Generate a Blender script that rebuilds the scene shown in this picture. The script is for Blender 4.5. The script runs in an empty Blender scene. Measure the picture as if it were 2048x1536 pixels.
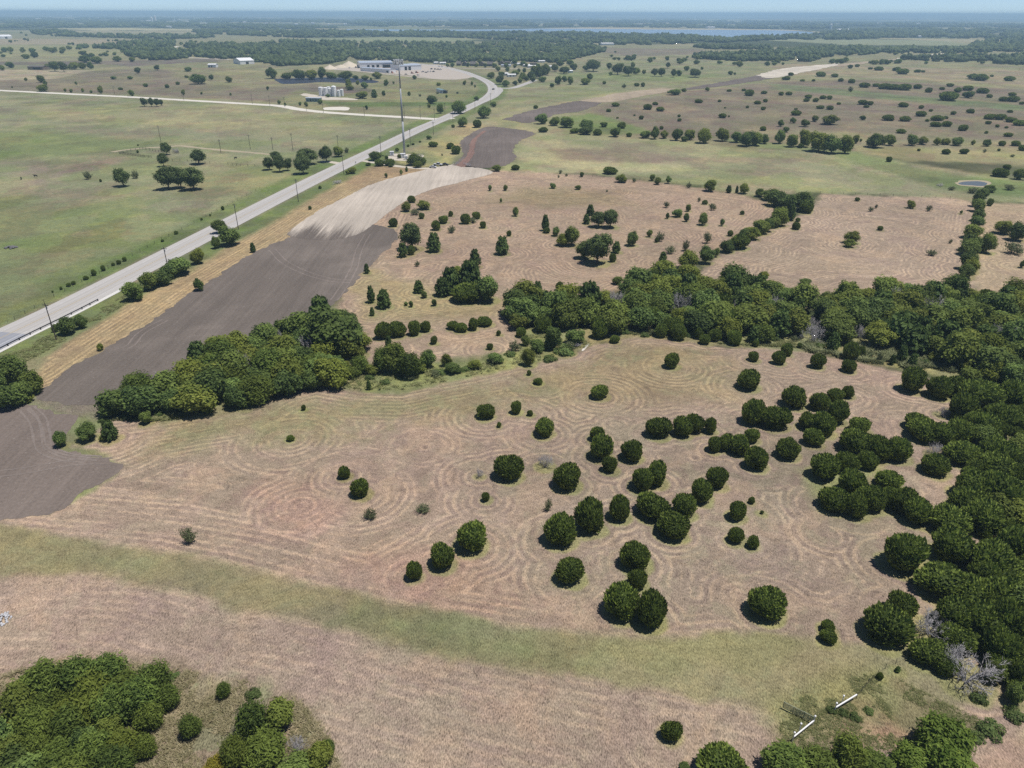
import bpy, bmesh, math, random
import numpy as np
from mathutils import Vector, Matrix

# ------------------------------------------------------------------ camera
CAM_H = 85.0            # metres above the field
FPX = 1420.0            # focal length in pixels of the 2048 px wide photograph
PITCH = math.atan((768 - 26.0) / FPX)
ROLL = math.radians(0.17)
scene = bpy.context.scene
COL = scene.collection
cam_d = bpy.data.cameras.new('camera')
cam_d.sensor_width = 36.0
cam_d.lens = 36.0 * FPX / 2048.0
cam_d.clip_start = 1.0
cam_d.clip_end = 120000.0
cam = bpy.data.objects.new('camera', cam_d)
COL.objects.link(cam)
CAM_R = Matrix.Rotation(math.pi / 2 - PITCH, 3, 'X') @ Matrix.Rotation(ROLL, 3, 'Z')
cam.matrix_world = Matrix.Translation((0, 0, CAM_H)) @ CAM_R.to_4x4()
scene.camera = cam

# ------------------------------------------------------------------ light
SUN_EL, SUN_AZ = math.radians(73), math.radians(99)      # azimuth from +Y towards +X
world = bpy.data.worlds.new('World')
scene.world = world
world.use_nodes = True
wn = world.node_tree
bg = wn.nodes['Background']
skyt = wn.nodes.new('ShaderNodeTexSky')
skyt.sky_type = 'NISHITA'
skyt.sun_disc = False
skyt.sun_elevation = SUN_EL
skyt.sun_rotation = SUN_AZ
skyt.air_density = 0.5
skyt.dust_density = 0.0
skyt.ozone_density = 3.5
skyt.altitude = 1500.0
wn.links.new(skyt.outputs[0], bg.inputs[0])
bg.inputs[1].default_value = 0.11
sun_d = bpy.data.lights.new('sun', 'SUN')
sun_d.energy = 5.0
sun_d.angle = math.radians(0.53)
sun_d.color = (1.0, 0.955, 0.89)
sun = bpy.data.objects.new('sun', sun_d)
COL.objects.link(sun)
sdir = Vector((math.sin(SUN_AZ) * math.cos(SUN_EL), math.cos(SUN_AZ) * math.cos(SUN_EL), math.sin(SUN_EL)))
sun.rotation_euler = sdir.to_track_quat('Z', 'Y').to_euler()
sun.location = (60, 60, 300)
vs = scene.view_settings
vs.view_transform = 'Standard'
vs.look = 'None'
vs.exposure = 0.0
vs.gamma = 1.0
vs.use_curve_mapping = False
scene.cycles.max_bounces = 5
scene.cycles.diffuse_bounces = 2
scene.cycles.glossy_bounces = 2
scene.cycles.transmission_bounces = 2
scene.cycles.transparent_max_bounces = 4
scene.cycles.volume_bounces = 1
scene.cycles.use_denoising = False
scene.cycles.use_adaptive_sampling = True
scene.cycles.adaptive_threshold = 0.01

KEXP = 1.58             # display value a unit albedo reaches in this light


def lin(r, g, b):
    o = []
    for v in (r, g, b):
        v /= 255.0
        o.append(v / 12.92 if v <= 0.04045 else ((v + 0.055) / 1.055) ** 2.4)
    return o


def alb(r, g, b, k=KEXP):
    return [min(0.8, v / k * (1.2 if min(r, g, b) > 250 else 1.0)) for v in lin(r, g, b)]


# ------------------------------------------------------------------ photo pixel -> place
def ray(px, py):
    return CAM_R @ Vector(((px - 1024) / FPX, -(py - 768) / FPX, -1.0))


def G(px, py, z=0.0):
    d = ray(px, py)
    if d.z > -0.0018:
        d.z = -0.0018
    t = (z - CAM_H) / d.z
    return Vector((d.x * t, d.y * t, z))


CAM_F = CAM_R @ Vector((0, 0, -1))


def pxm(p):                                   # photograph pixels per metre at a point
    return FPX / max(1.0, (Vector(p) - Vector((0, 0, CAM_H))).dot(CAM_F))


def Gp(pts, z=0.0):
    return [G(x, y, z) for x, y in pts]


# ------------------------------------------------------------------ small helpers
def tag(o, label=None, cat=None, group=None, kind=None):
    if label: o['label'] = label
    if cat: o['category'] = cat
    if group: o['group'] = group
    if kind: o['kind'] = kind
    return o


def link(o, parent=None):
    COL.objects.link(o)
    if parent is not None:
        o.parent = parent
    return o


def empty(name, loc=(0, 0, 0), rz=0.0, scale=None):
    o = bpy.data.objects.new(name, None)
    o.location = loc
    o.rotation_euler = (0, 0, rz)
    o.empty_display_size = 0.3
    if scale: o.scale = scale
    return link(o)


def mesh_np(name, V, F, mat=None, smooth=False):
    """V (n,3) floats, F (m,3 or 4) ints."""
    V = np.asarray(V, np.float32); F = np.asarray(F, np.int32)
    me = bpy.data.meshes.new(name)
    k = F.shape[1]
    me.vertices.add(len(V)); me.vertices.foreach_set('co', V.ravel())
    me.loops.add(F.size); me.loops.foreach_set('vertex_index', F.ravel())
    me.polygons.add(len(F))
    me.polygons.foreach_set('loop_start', np.arange(0, F.size, k, dtype=np.int32))
    if smooth:
        me.polygons.foreach_set('use_smooth', np.ones(len(F), bool))
    me.update(calc_edges=True)
    if mat: me.materials.append(mat)
    return me


class MB:
    """collects boxes, bars and prisms; build() links them as one mesh object"""
    def __init__(s):
        s.v = []; s.f = []

    def add(s, vs_, fs_):
        b = len(s.v)
        s.v += [tuple(v) for v in vs_]
        s.f += [tuple(i + b for i in f) for f in fs_]

    def box(s, x0, x1, y0, y1, z0, z1):
        s.add([(x0, y0, z0), (x1, y0, z0), (x1, y1, z0), (x0, y1, z0), (x0, y0, z1), (x1, y0, z1), (x1, y1, z1), (x0, y1, z1)],
              [(0, 3, 2, 1), (4, 5, 6, 7), (0, 1, 5, 4), (1, 2, 6, 5), (2, 3, 7, 6), (3, 0, 4, 7)])
        return s

    def tube(s, a, b, r0, r1=None, n=8, cap=True):
        a = Vector(a); b = Vector(b); r1 = r0 if r1 is None else r1
        d = (b - a).normalized()
        u = d.orthogonal().normalized(); w = d.cross(u)
        vs_ = []
        for p, r in ((a, r0), (b, r1)):
            for i in range(n):
                t = 2 * math.pi * i / n
                vs_.append(p + u * (r * math.cos(t)) + w * (r * math.sin(t)))
        fs_ = [(i, (i + 1) % n, n + (i + 1) % n, n + i) for i in range(n)]
        if cap:
            fs_ += [tuple(range(n - 1, -1, -1)), tuple(range(n, 2 * n))]
        s.add(vs_, fs_)
        return s

    def lathe(s, prof, n=16, c=(0, 0, 0)):
        vs_ = []
        for r, z in prof:
            for i in range(n):
                t = 2 * math.pi * i / n
                vs_.append((c[0] + r * math.cos(t), c[1] + r * math.sin(t), c[2] + z))
        fs_ = []
        for j in range(len(prof) - 1):
            for i in range(n):
                fs_.append((j * n + i, j * n + (i + 1) % n, (j + 1) * n + (i + 1) % n, (j + 1) * n + i))
        fs_.append(tuple(range(n - 1, -1, -1)))
        fs_.append(tuple((len(prof) - 1) * n + i for i in range(n)))
        s.add(vs_, fs_)
        return s

    def prism(s, prof, x0, x1):
        """profile in (y,z), extruded along x"""
        n = len(prof)
        vs_ = [(x0, y, z) for y, z in prof] + [(x1, y, z) for y, z in prof]
        fs_ = [(i, (i + 1) % n, n + (i + 1) % n, n + i) for i in range(n)]
        fs_ += [tuple(range(n - 1, -1, -1)), tuple(range(n, 2 * n))]
        s.add(vs_, fs_)
        return s

    def mesh(s, name, mat, smooth=False, bevel=0):
        me = bpy.data.meshes.new(name)
        me.from_pydata(s.v, [], s.f)
        bm = bmesh.new(); bm.from_mesh(me)
        bmesh.ops.recalc_face_normals(bm, faces=bm.faces)
        if bevel:
            bmesh.ops.bevel(bm, geom=list(bm.edges), offset=bevel, segments=1, affect='EDGES', clamp_overlap=True)
        bm.to_mesh(me); bm.free()
        if mat: me.materials.append(mat)
        if smooth:
            me.polygons.foreach_set('use_smooth', np.ones(len(me.polygons), bool))
        return me

    def build(s, name, mat, parent=None, smooth=False, bevel=0):
        return link(bpy.data.objects.new(name, s.mesh(name, mat, smooth, bevel)), parent)


def place(name, me, parent=None, loc=(0, 0, 0), rz=0.0, scale=None):
    o = bpy.data.objects.new(name, me)
    o.location = loc; o.rotation_euler = (0, 0, rz)
    if scale: o.scale = scale
    return link(o, parent)


ORD = ('first second third fourth fifth sixth seventh eighth ninth tenth eleventh twelfth thirteenth fourteenth fifteenth '
       'sixteenth seventeenth eighteenth nineteenth twentieth').split()
TENS = {2: 'twenty', 3: 'thirty', 4: 'forty', 5: 'fifty', 6: 'sixty', 7: 'seventy', 8: 'eighty', 9: 'ninety'}


def ordw(i):                                   # 0 -> leftmost counted word
    n = i + 1
    if n <= 20: return ORD[n - 1]
    t, u = divmod(n, 10)
    return TENS[t][:-1] + 'ieth' if u == 0 else TENS[t] + '-' + ORD[u - 1]


# ------------------------------------------------------------------ numpy noise
_rs = np.random.RandomState(7)
_LAT = _rs.rand(8, 512, 512).astype(np.float32)


def vnoise(x, y, seed=0):
    L = _LAT[seed % 8]
    xi = np.floor(x).astype(np.int64); yi = np.floor(y).astype(np.int64)
    fx = (x - xi); fy = (y - yi)
    fx = fx * fx * (3 - 2 * fx); fy = fy * fy * (3 - 2 * fy)
    a = L[xi & 511, yi & 511]; b = L[(xi + 1) & 511, yi & 511]
    c = L[xi & 511, (yi + 1) & 511]; d = L[(xi + 1) & 511, (yi + 1) & 511]
    return (a * (1 - fx) + b * fx) * (1 - fy) + (c * (1 - fx) + d * fx) * fy


def fbm(x, y, seed=0, oct=4):
    s = 0; a = 0.5; t = 0
    for i in range(oct):
        s = s + a * vnoise(x * 2 ** i + 17.3 * i, y * 2 ** i - 9.1 * i, seed + i); t += a; a *= 0.5
    return s / t


def sdf(poly, X, Y):
    """signed distance, positive inside"""
    n = len(poly)
    d2 = np.full(X.shape, 1e18); ins = np.zeros(X.shape, bool)
    for i in range(n):
        ax, ay = poly[i][0], poly[i][1]; bx, by = poly[(i + 1) % n][0], poly[(i + 1) % n][1]
        ex, ey = bx - ax, by - ay
        wx, wy = X - ax, Y - ay
        t = np.clip((wx * ex + wy * ey) / (ex * ex + ey * ey + 1e-12), 0, 1)
        dx = wx - ex * t; dy = wy - ey * t
        d2 = np.minimum(d2, dx * dx + dy * dy)
        c = (ay > Y) != (by > Y)
        if by != ay:
            ins ^= c & (X < ex * (Y - ay) / (by - ay) + ax)
    d = np.sqrt(d2)
    return np.where(ins, d, -d)


def linedist(pts, X, Y):
    d2 = np.full(X.shape, 1e18)
    for i in range(len(pts) - 1):
        ax, ay = pts[i][0], pts[i][1]; bx, by = pts[i + 1][0], pts[i + 1][1]
        ex, ey = bx - ax, by - ay
        t = np.clip(((X - ax) * ex + (Y - ay) * ey) / (ex * ex + ey * ey + 1e-12), 0, 1)
        d2 = np.minimum(d2, (X - ax - ex * t) ** 2 + (Y - ay - ey * t) ** 2)
    return np.sqrt(d2)


def sstep(a, b, x):
    t = np.clip((x - a) / (b - a), 0, 1)
    return t * t * (3 - 2 * t)


def smooth_line(pts, step):
    """Catmull-Rom through ground points, resampled every `step` metres"""
    P = [Vector((p[0], p[1])) for p in pts]
    P = [P[0] * 2 - P[1]] + P + [P[-1] * 2 - P[-2]]
    out = []
    for i in range(1, len(P) - 2):
        n = max(2, int((P[i + 1] - P[i]).length / step))
        for k in range(n):
            t = k / n
            out.append(0.5 * ((2 * P[i]) + (P[i + 1] - P[i - 1]) * t + (2 * P[i - 1] - 5 * P[i] + 4 * P[i + 1] - P[i + 2]) * t * t
                              + (3 * P[i] - P[i - 1] - 3 * P[i + 1] + P[i + 2]) * t ** 3))
    out.append(P[-2])
    return out


# ------------------------------------------------------------------ materials
class NT:
    def __init__(s, name):
        s.m = bpy.data.materials.new(name); s.m.use_nodes = True
        s.t = s.m.node_tree
        s.b = s.t.nodes['Principled BSDF']
        s.b.inputs['Roughness'].default_value = 0.9
        s.b.inputs['Specular IOR Level'].default_value = 0.15

    def n(s, typ, **kw):
        nd = s.t.nodes.new('ShaderNode' + typ)
        for k, v in kw.items(): setattr(nd, k, v)
        return nd

    def l(s, a, b):
        s.t.links.new(a, b)

    def set(s, sock, v):
        if isinstance(v, (int, float)): sock.default_value = v
        elif isinstance(v, (tuple, list)):
            sock.default_value = tuple(v) + ((1.0,) if len(sock.default_value) == 4 and len(v) == 3 else ())
        else: s.l(v, sock)

    def math(s, op, a, b=0.0, c=0.0, clamp=False):
        nd = s.n('Math', operation=op, use_clamp=clamp)
        s.set(nd.inputs[0], a); s.set(nd.inputs[1], b); s.set(nd.inputs[2], c)
        return nd.outputs[0]

    def mix(s, f, a, b, typ='MIX'):
        nd = s.n('Mix', data_type='RGBA', blend_type=typ)
        s.set(nd.inputs[0], f); s.set(nd.inputs[6], a); s.set(nd.inputs[7], b)
        return nd.outputs[2]

    def step(s, x, a, b, lo=0.0, hi=1.0):
        nd = s.n('MapRange', interpolation_type='SMOOTHSTEP')
        s.set(nd.inputs[0], x); s.set(nd.inputs[1], a); s.set(nd.inputs[2], b); s.set(nd.inputs[3], lo); s.set(nd.inputs[4], hi)
        return nd.outputs[0]

    def noise(s, vec, scale, detail=3.0, rough=0.55, dist=0.0):
        nd = s.n('TexNoise')
        if vec is not None: s.l(vec, nd.inputs['Vector'])
        nd.inputs['Scale'].default_value = scale
        nd.inputs['Detail'].default_value = detail
        nd.inputs['Roughness'].default_value = rough
        nd.inputs['Distortion'].default_value = dist
        return nd.outputs['Fac']

    def attr(s, name, out='Color'):
        return s.n('Attribute', attribute_name=name).outputs[out]

    def pos(s):
        return s.n('NewGeometry').outputs['Position']

    def objc(s):
        return s.n('TexCoord').outputs['Object']

    def mapv(s, vec, scale=(1, 1, 1), rz=0.0):
        nd = s.n('Mapping')
        s.l(vec, nd.inputs['Vector'])
        nd.inputs['Scale'].default_value = scale
        nd.inputs['Rotation'].default_value = (0, 0, rz)
        return nd.outputs[0]

    def scalec(s, col, f):
        nd = s.n('VectorMath', operation='SCALE')
        s.set(nd.inputs[0], col); s.set(nd.inputs['Scale'], f)
        return nd.outputs[0]

    def base(s, col):
        s.set(s.b.inputs['Base Color'], col); return s

    def bump(s, h, strength=0.4, dist=0.1):
        nd = s.n('Bump')
        nd.inputs['Strength'].default_value = strength
        nd.inputs['Distance'].default_value = dist
        s.l(h, nd.inputs['Height'])
        s.l(nd.outputs[0], s.b.inputs['Normal'])
        return s


def mat_plain(name, rgb, rough=0.6, metal=0.0, var=0.12, scale=1.2, spec=0.3):
    t = NT(name)
    n1 = t.noise(t.objc(), scale, 4, 0.6)
    c = t.scalec(alb(*rgb), t.math('ADD', 1 - var, t.math('MULTIPLY', n1, 2 * var)))
    t.base(c)
    t.b.inputs['Roughness'].default_value = rough
    t.b.inputs['Metallic'].default_value = metal
    t.b.inputs['Specular IOR Level'].default_value = spec
    return t.m


def mat_leaf(name, dark, light, spread=0.25, trans=0.18, yel=None):
    """foliage: colour by plant (random per object) and by leaf clump (attribute tint, which also paints shaded crown cores dark)"""
    t = NT(name)
    rnd = t.n('ObjectInfo').outputs['Random']
    ti = t.attr('tint', 'Fac')
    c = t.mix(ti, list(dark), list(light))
    v = t.math('ADD', 1 - spread, t.math('MULTIPLY', rnd, 2 * spread))
    c = t.scalec(c, v)
    if yel is not None:
        r2 = t.math('FRACT', t.math('MULTIPLY', rnd, 37.31))
        c = t.mix(t.math('MULTIPLY', t.math('POWER', r2, 2.0), 0.75), c, list(yel))
    t.base(c)
    t.b.inputs['Roughness'].default_value = 0.65
    t.b.inputs['Specular IOR Level'].default_value = 0.11
    if trans:
        tr = t.n('BsdfTranslucent'); t.l(c, tr.inputs[0])
        ms = t.n('MixShader'); ms.inputs[0].default_value = trans
        t.l(t.b.outputs[0], ms.inputs[1]); t.l(tr.outputs[0], ms.inputs[2])
        t.l(ms.outputs[0], t.t.nodes['Material Output'].inputs[0])
    return t.m


M = {}
M['juniper'] = mat_leaf('juniper_foliage', (0.052, 0.078, 0.020), (0.240, 0.310, 0.062), 0.2, 0.34)
M['broad'] = mat_leaf('broadleaf_foliage', (0.060, 0.098, 0.030), (0.180, 0.250, 0.066), 0.36, 0.34, (0.225, 0.25, 0.04))
M['oak'] = mat_leaf('oak_foliage', (0.054, 0.080, 0.030), (0.140, 0.185, 0.058), 0.2, 0.3)
M['elm'] = mat_leaf('elm_foliage', (0.066, 0.108, 0.034), (0.175, 0.245, 0.068), 0.24, 0.34)
M['pale'] = mat_leaf('pale_shrub_foliage', (0.12, 0.145, 0.075), (0.22, 0.24, 0.12), 0.2, 0.3)
M['yellow'] = mat_leaf('yellow_green_foliage', (0.10, 0.13, 0.025), (0.22, 0.24, 0.05), 0.22, 0.3)
M['feather'] = mat_leaf('mesquite_foliage', (0.048, 0.078, 0.018), (0.175, 0.240, 0.052), 0.28, 0.32, (0.16, 0.185, 0.03))
M['golden'] = mat_leaf('golden_foliage', (0.16, 0.15, 0.02), (0.34, 0.29, 0.04), 0.2, 0.25)
M['bark'] = mat_plain('bark', (105, 92, 80), 0.9, var=0.3, scale=6)
M['deadwood'] = mat_plain('dead_wood', (206, 202, 204), 0.9, var=0.2, scale=3)
M['white_paint'] = mat_plain('white_paint', (255, 255, 255), 0.5, var=0.04)
M['white_metal'] = mat_plain('white_metal_sheet', (255, 255, 255), 0.45, var=0.05, scale=0.3)
M['grey_metal'] = mat_plain('galvanised_metal', (185, 190, 196), 0.5, 0.1, var=0.1, scale=0.8)
M['dark_metal'] = mat_plain('dark_steel', (70, 72, 78), 0.5, 0.3, var=0.15)
M['pole_wood'] = mat_plain('pole_wood', (96, 88, 82), 0.9, var=0.25, scale=3)
M['green_pipe'] = mat_plain('green_pipe', (160, 170, 150), 0.5, 0.0, var=0.1)
M['concrete'] = mat_plain('concrete', (240, 237, 232), 0.9, var=0.06, scale=0.8)
M['roof_grey'] = mat_plain('grey_shingles', (118, 112, 108), 0.9, var=0.15, scale=2)
M['roof_blue'] = mat_plain('pale_blue_metal_roof', (205, 215, 230), 0.4, 0.0, var=0.06, scale=0.3)
M['roof_teal'] = mat_plain('pale_teal_metal', (150, 178, 180), 0.5, 0.1, var=0.08, scale=0.5)
M['brick_wall'] = mat_plain('tan_wall', (150, 132, 115), 0.9, var=0.12, scale=2)
M['dark_open'] = mat_plain('dark_doorway', (52, 52, 58), 0.8, var=0.1)
M['glass_dark'] = mat_plain('dark_glass', (46, 52, 60), 0.15, var=0.05, spec=0.6)
M['tyre'] = mat_plain('tyre_rubber', (38, 38, 40), 0.9)
M['car_dark'] = mat_plain('dark_car_paint', (52, 56, 68), 0.3, 0.2, var=0.05, spec=0.5)
M['car_white'] = mat_plain('white_car_paint', (235, 235, 238), 0.3, 0.0, var=0.03, spec=0.5)
M['car_blue'] = mat_plain('navy_car_paint', (44, 54, 82), 0.3, 0.1, var=0.05, spec=0.5)
M['car_orange'] = mat_plain('orange_machine_paint', (206, 98, 58), 0.5, 0.0, var=0.08)
M['cow'] = mat_plain('black_hide', (34, 32, 32), 0.8, var=0.2)
M['stone_grey'] = mat_plain('grey_stone', (132, 130, 134), 0.9, var=0.25, scale=2)
M['stone'] = mat_plain('pale_limestone', (222, 222, 226), 0.9, var=0.18, scale=2)
M['sand'] = mat_plain('pale_sand', (232, 218, 196), 0.95, var=0.07, scale=0.15)
M['mailbox'] = mat_plain('black_mailbox', (40, 40, 44), 0.6)

# ------------------------------------------------------------------ where the plants stand
# each entry: centre x, centre y, width, height of the crown in photograph pixels, kind.  Turned into places and metres by solve().
# J juniper, D broadleaf, O oak with a bare trunk, C upright elm, P pale shrub, Y yellow-green bush, X dead shrub, F mesquite
PLANTS = {}
PLANTS['slope'] = ('on the mown slope', '''607 815 10 12 J;581 876 18 13 J;972 822 38 31 J;1033 814 25 26 J;998 849 10 14 J;688 944 25 26 J;720 974 39 39 J;
971 993 17 23 J;941 1070 70 63 J;884 1109 53 54 J;828 1140 34 42 J;1018 932 60 54 J;740 1026 36 30 P;846 1016 38 25 P;958 945 18 24 X;375 1068 38 48 P;
1199 782 37 30 J;1060 825 13 13 J;1088 853 43 38 J;1058 745 10 11 J;1076 762 20 14 J;737 770 12 18 C;1344 719 31 33 J;1508 712 24 20 J;1512 686 14 14 J;1499 757 49 42 J;
1575 698 23 26 J;1559 714 27 28 J;1600 690 11 11 J;1637 720 30 32 J;1699 731 29 27 J;1827 757 50 52 J;290 834 24 26 D;117 876 27 40 D;172 862 42 36 D;217 860 38 40 C;206 874 18 16 Y;1097 1008 24 28 P''')
PLANTS['ring'] = ('among the mown rings', '''1318 852 52 44 J;1365 851 42 42 J;1390 844 38 40 J;1421 849 28 33 J;1195 866 32 32 J;1203 892 49 52 J;1264 899 47 44 J;1220 926 32 34 J;
1135 950 59 56 J;1090 922 36 32 X;1284 955 50 48 J;1314 944 46 52 J;1430 887 30 32 J;1452 882 34 36 J;1481 887 44 42 J;1504 869 34 31 J;1515 914 49 47 J;1436 952 44 45 J;1404 980 48 50 J;
1368 1009 50 48 J;1306 1008 66 56 J;1345 1048 70 56 J;1239 1014 46 55 J;1181 1029 66 70 J;1121 1056 66 66 J;1476 1019 37 40 J;1503 1000 14 15 J;1524 1024 7 9 J;1474 1069 34 32 J;1507 1083 25 27 J;
1272 1109 62 58 J;1142 1138 60 54 J;1275 1156 42 40 J;1246 1199 76 72 J;1302 1214 66 76 J;1535 1202 78 68 J;1343 1459 42 42 J;1656 1252 28 26 J;1658 1272 34 30 J;1775 1247 98 82 J;1806 1208 58 52 J''')
PLANTS['cluster'] = ('in the clusters above the rings', '''1591 793 52 44 J;1640 800 42 38 J;1673 789 34 28 J;1697 783 25 26 J;1678 822 44 48 J;1510 822 50 52 J;1552 832 60 50 J;1616 840 38 36 J;1648 846 52 48 J;
1628 873 43 36 J;1578 895 50 43 J;1721 850 46 34 J;1716 880 68 54 J;1762 893 52 52 J;1800 895 54 52 J;1650 931 62 54 J;1692 923 50 42 J;1735 918 42 38 J;1708 960 54 54 J;1779 957 55 42 J;
1672 996 64 52 J;1714 1008 50 52 J;1744 994 58 52 J;1778 993 44 42 J;1812 1000 70 56 J;1838 1020 62 56 J;1872 928 57 43 J;1870 898 32 28 X;1834 841 48 36 J;1851 858 70 48 J;1884 865 50 46 J;
1888 822 24 24 X;1811 1098 88 84 J''')
PLANTS['thicket'] = ('in the slope edge thicket', '''1922 862 66 50 J;1974 852 60 56 J;1930 905 74 48 J;2000 900 70 60 J;1930 810 60 56 J;2004 834 64 56 J;1961 785 80 56 J;2030 785 60 60 J;1996 930 80 56 J;1950 970 80 62 J;
2000 975 80 70 J;1936 1000 70 60 J;1972 1030 84 70 J;1900 1040 84 62 J;1906 1088 82 72 J;2030 1000 60 80 J;1981 1112 84 76 J;2030 1080 60 70 J;2010 1140 90 60 J;1890 1160 105 70 J;1945 1185 90 70 J;2012 1185 90 80 J;
1912 1225 80 70 J;1966 1237 90 80 J;2024 1235 80 90 J;1858 1300 74 58 J;1915 1275 70 56 J;1960 1275 70 50 J;2012 1290 80 80 J;2040 1345 50 90 J;2036 1385 40 60 D;1863 1246 84 52 X;1942 1338 112 80 X;1990 1340 40 60 D;1895 1330 50 44 J;1945 1115 40 36 X;
1880 772 52 46 J;1912 770 50 40 J;1760 1352 14 16 J;1796 1338 14 9 C''')
PLANTS['front'] = ('near the white entrance rails', '''1446 1530 105 92 J;1370 1532 22 16 D;1570 1520 96 80 F;1640 1530 90 72 F;1700 1512 74 84 F;1752 1530 80 60 F;1890 1475 108 96 W;1825 1522 72 50 W;1895 1530 104 56 W;1985 1455 60 30 S;2030 1425 50 26 S;1955 1472 36 18 S;1960 1392 40 30 S;
1664 1418 26 14 S;1688 1424 26 14 S;1712 1432 28 16 S;1738 1420 24 12 S''')
PLANTS['creekedge'] = ('at the creek woodland foot', '''1042 664 22 20 J;1052 680 20 20 D;1201 657 36 38 J;1230 678 23 16 J;1323 660 28 28 J;1358 662 33 34 J;1411 678 24 20 J;1400 664 24 26 J;1430 668 30 26 J;1106 674 36 52 D;1057 712 32 38 Y;
1150 672 40 32 D;1130 697 50 20 S;1704 700 32 36 J;1724 701 16 22 J;1668 682 30 36 C;1786 719 16 20 C;1806 706 26 32 C;1827 719 22 24 C;1873 714 32 22 Y;1290 668 20 12 S;1470 674 34 30 J;1510 668 36 30 C;1760 712 20 22 P;1940 752 46 38 D;1985 740 46 44 D;2025 745 50 50 D;1935 730 36 30 Y''')
PLANTS['field'] = ('in the field beyond the creek', '''786 444 19 18 J;823 464 49 48 O;805 499 25 28 C;823 500 16 20 J;867 484 34 36 C;903 457 22 17 P;872 450 19 20 J;886 438 23 16 J;901 427 11 11 J;843 431 12 13 J;812 412 24 20 Y;847 409 30 19 Y;823 398 18 14 J;830 423 26 10 P;
931 436 22 22 J;953 430 20 14 J;947 440 20 12 P;966 449 14 14 J;1018 466 10 12 J;1004 490 33 35 C;950 516 28 34 C;900 560 50 50 C;940 552 60 60 C;975 575 50 50 D;885 573 40 36 C;935 582 70 36 J;915 545 30 26 D;945 545 34 24 X;834 526 14 14 P;733 537 14 18 C;837 573 26 22 C;848 588 14 14 D;741 588 22 32 C;767 597 36 36 C;744 623 12 16 C;822 607 10 14 D;868 604 12 14 D;
767 660 36 34 J;795 656 34 34 J;829 655 28 30 J;850 652 24 22 J;906 650 24 18 J;922 654 26 20 J;946 647 22 28 J;970 642 34 20 J;868 679 15 18 J;997 665 10 14 J;980 692 14 14 J;777 686 18 28 C;760 718 40 50 F;792 712 52 60 D;818 728 50 50 F;855 716 34 36 D;893 718 24 32 Y;715 700 40 20 Y;722 728 40 36 F;
1031 422 14 18 D;1091 445 20 30 C;1093 460 14 12 J;1173 438 18 18 C;1181 420 20 20 C;1198 434 34 28 O;1222 433 34 30 O;1112 462 16 18 D;1144 470 34 38 D;1127 478 30 24 D;1196 490 56 52 O;1170 497 36 36 D;1233 494 22 22 C;1225 515 15 18 J;1222 484 14 12 P;1265 476 24 28 D;1299 466 12 14 D;1320 471 24 22 P;1313 480 8 10 J;
1333 408 18 14 P;1355 425 20 16 D;1335 431 9 12 D;1377 415 11 14 D;1373 434 13 17 D;1407 437 19 23 D;1445 444 11 15 D;1410 404 12 9 J;1425 412 20 16 P;1398 398 10 10 P;1485 425 10 8 J;1415 473 24 26 P;1461 466 12 12 J;1341 498 30 18 P;1373 488 22 26 P;1378 518 46 38 D;1326 516 20 24 C;1413 508 32 34 D;1433 504 14 18 D;
1106 371 13 10 D;1156 374 12 9 D;1031 334 18 11 J;993 335 18 13 D;980 375 9 11 D;1011 375 9 11 D;812 607 8 8 D;1002 400 6 9 D;1214 381 8 5 P''')
PLANTS['hedge'] = ('in the hedgerow dividing mown fields', '''1455 491 30 24 D;1480 482 44 30 J;1489 466 22 20 D;1505 465 34 24 D;1523 452 34 28 D;1560 432 36 34 D;1583 424 22 30 C;1538 448 22 26 D;1549 444 24 20 D;1556 396 50 30 D;1581 402 50 30 D;1606 400 44 36 D;1612 413 30 24 J;1543 388 40 20 D;1592 451 17 15 J;1596 439 10 8 J;
1958 396 24 30 D;1958 410 28 24 D;1958 429 26 24 D;1956 442 26 22 D;1948 461 38 28 D;1946 484 42 34 D;1978 484 30 40 D;1941 494 40 30 D;1941 520 38 36 D;1934 541 34 26 D;1946 530 30 30 D;1981 404 13 16 J;1968 385 22 20 D''')
PLANTS['rightfield'] = ('in the field between hedgerows', '''1715 398 10 8 J;1742 417 15 11 P;1753 412 8 10 P;1823 408 17 15 D;1859 415 18 14 P;1923 424 6 9 D;1705 472 34 26 Y;1700 485 24 16 D;1761 456 13 9 J;1865 504 28 14 P;2008 453 36 26 D;2038 462 36 34 D;2028 494 50 26 P;2046 527 12 16 D;1902 482 10 10 P''')
PLANTS['backfence'] = ('along the fence behind fields', '''1121 343 12 8 P;1133 349 9 7 P;1117 352 7 7 P;1164 348 10 10 D;1221 340 29 15 J;1243 356 25 15 D;1268 359 14 10 P;1305 354 12 12 D;1316 361 15 14 D;1337 359 13 14 D;1378 369 15 13 P;1421 370 26 22 D;1458 378 13 14 C;1488 376 22 20 D;1474 379 8 14 C;1520 384 22 16 D''')
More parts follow.
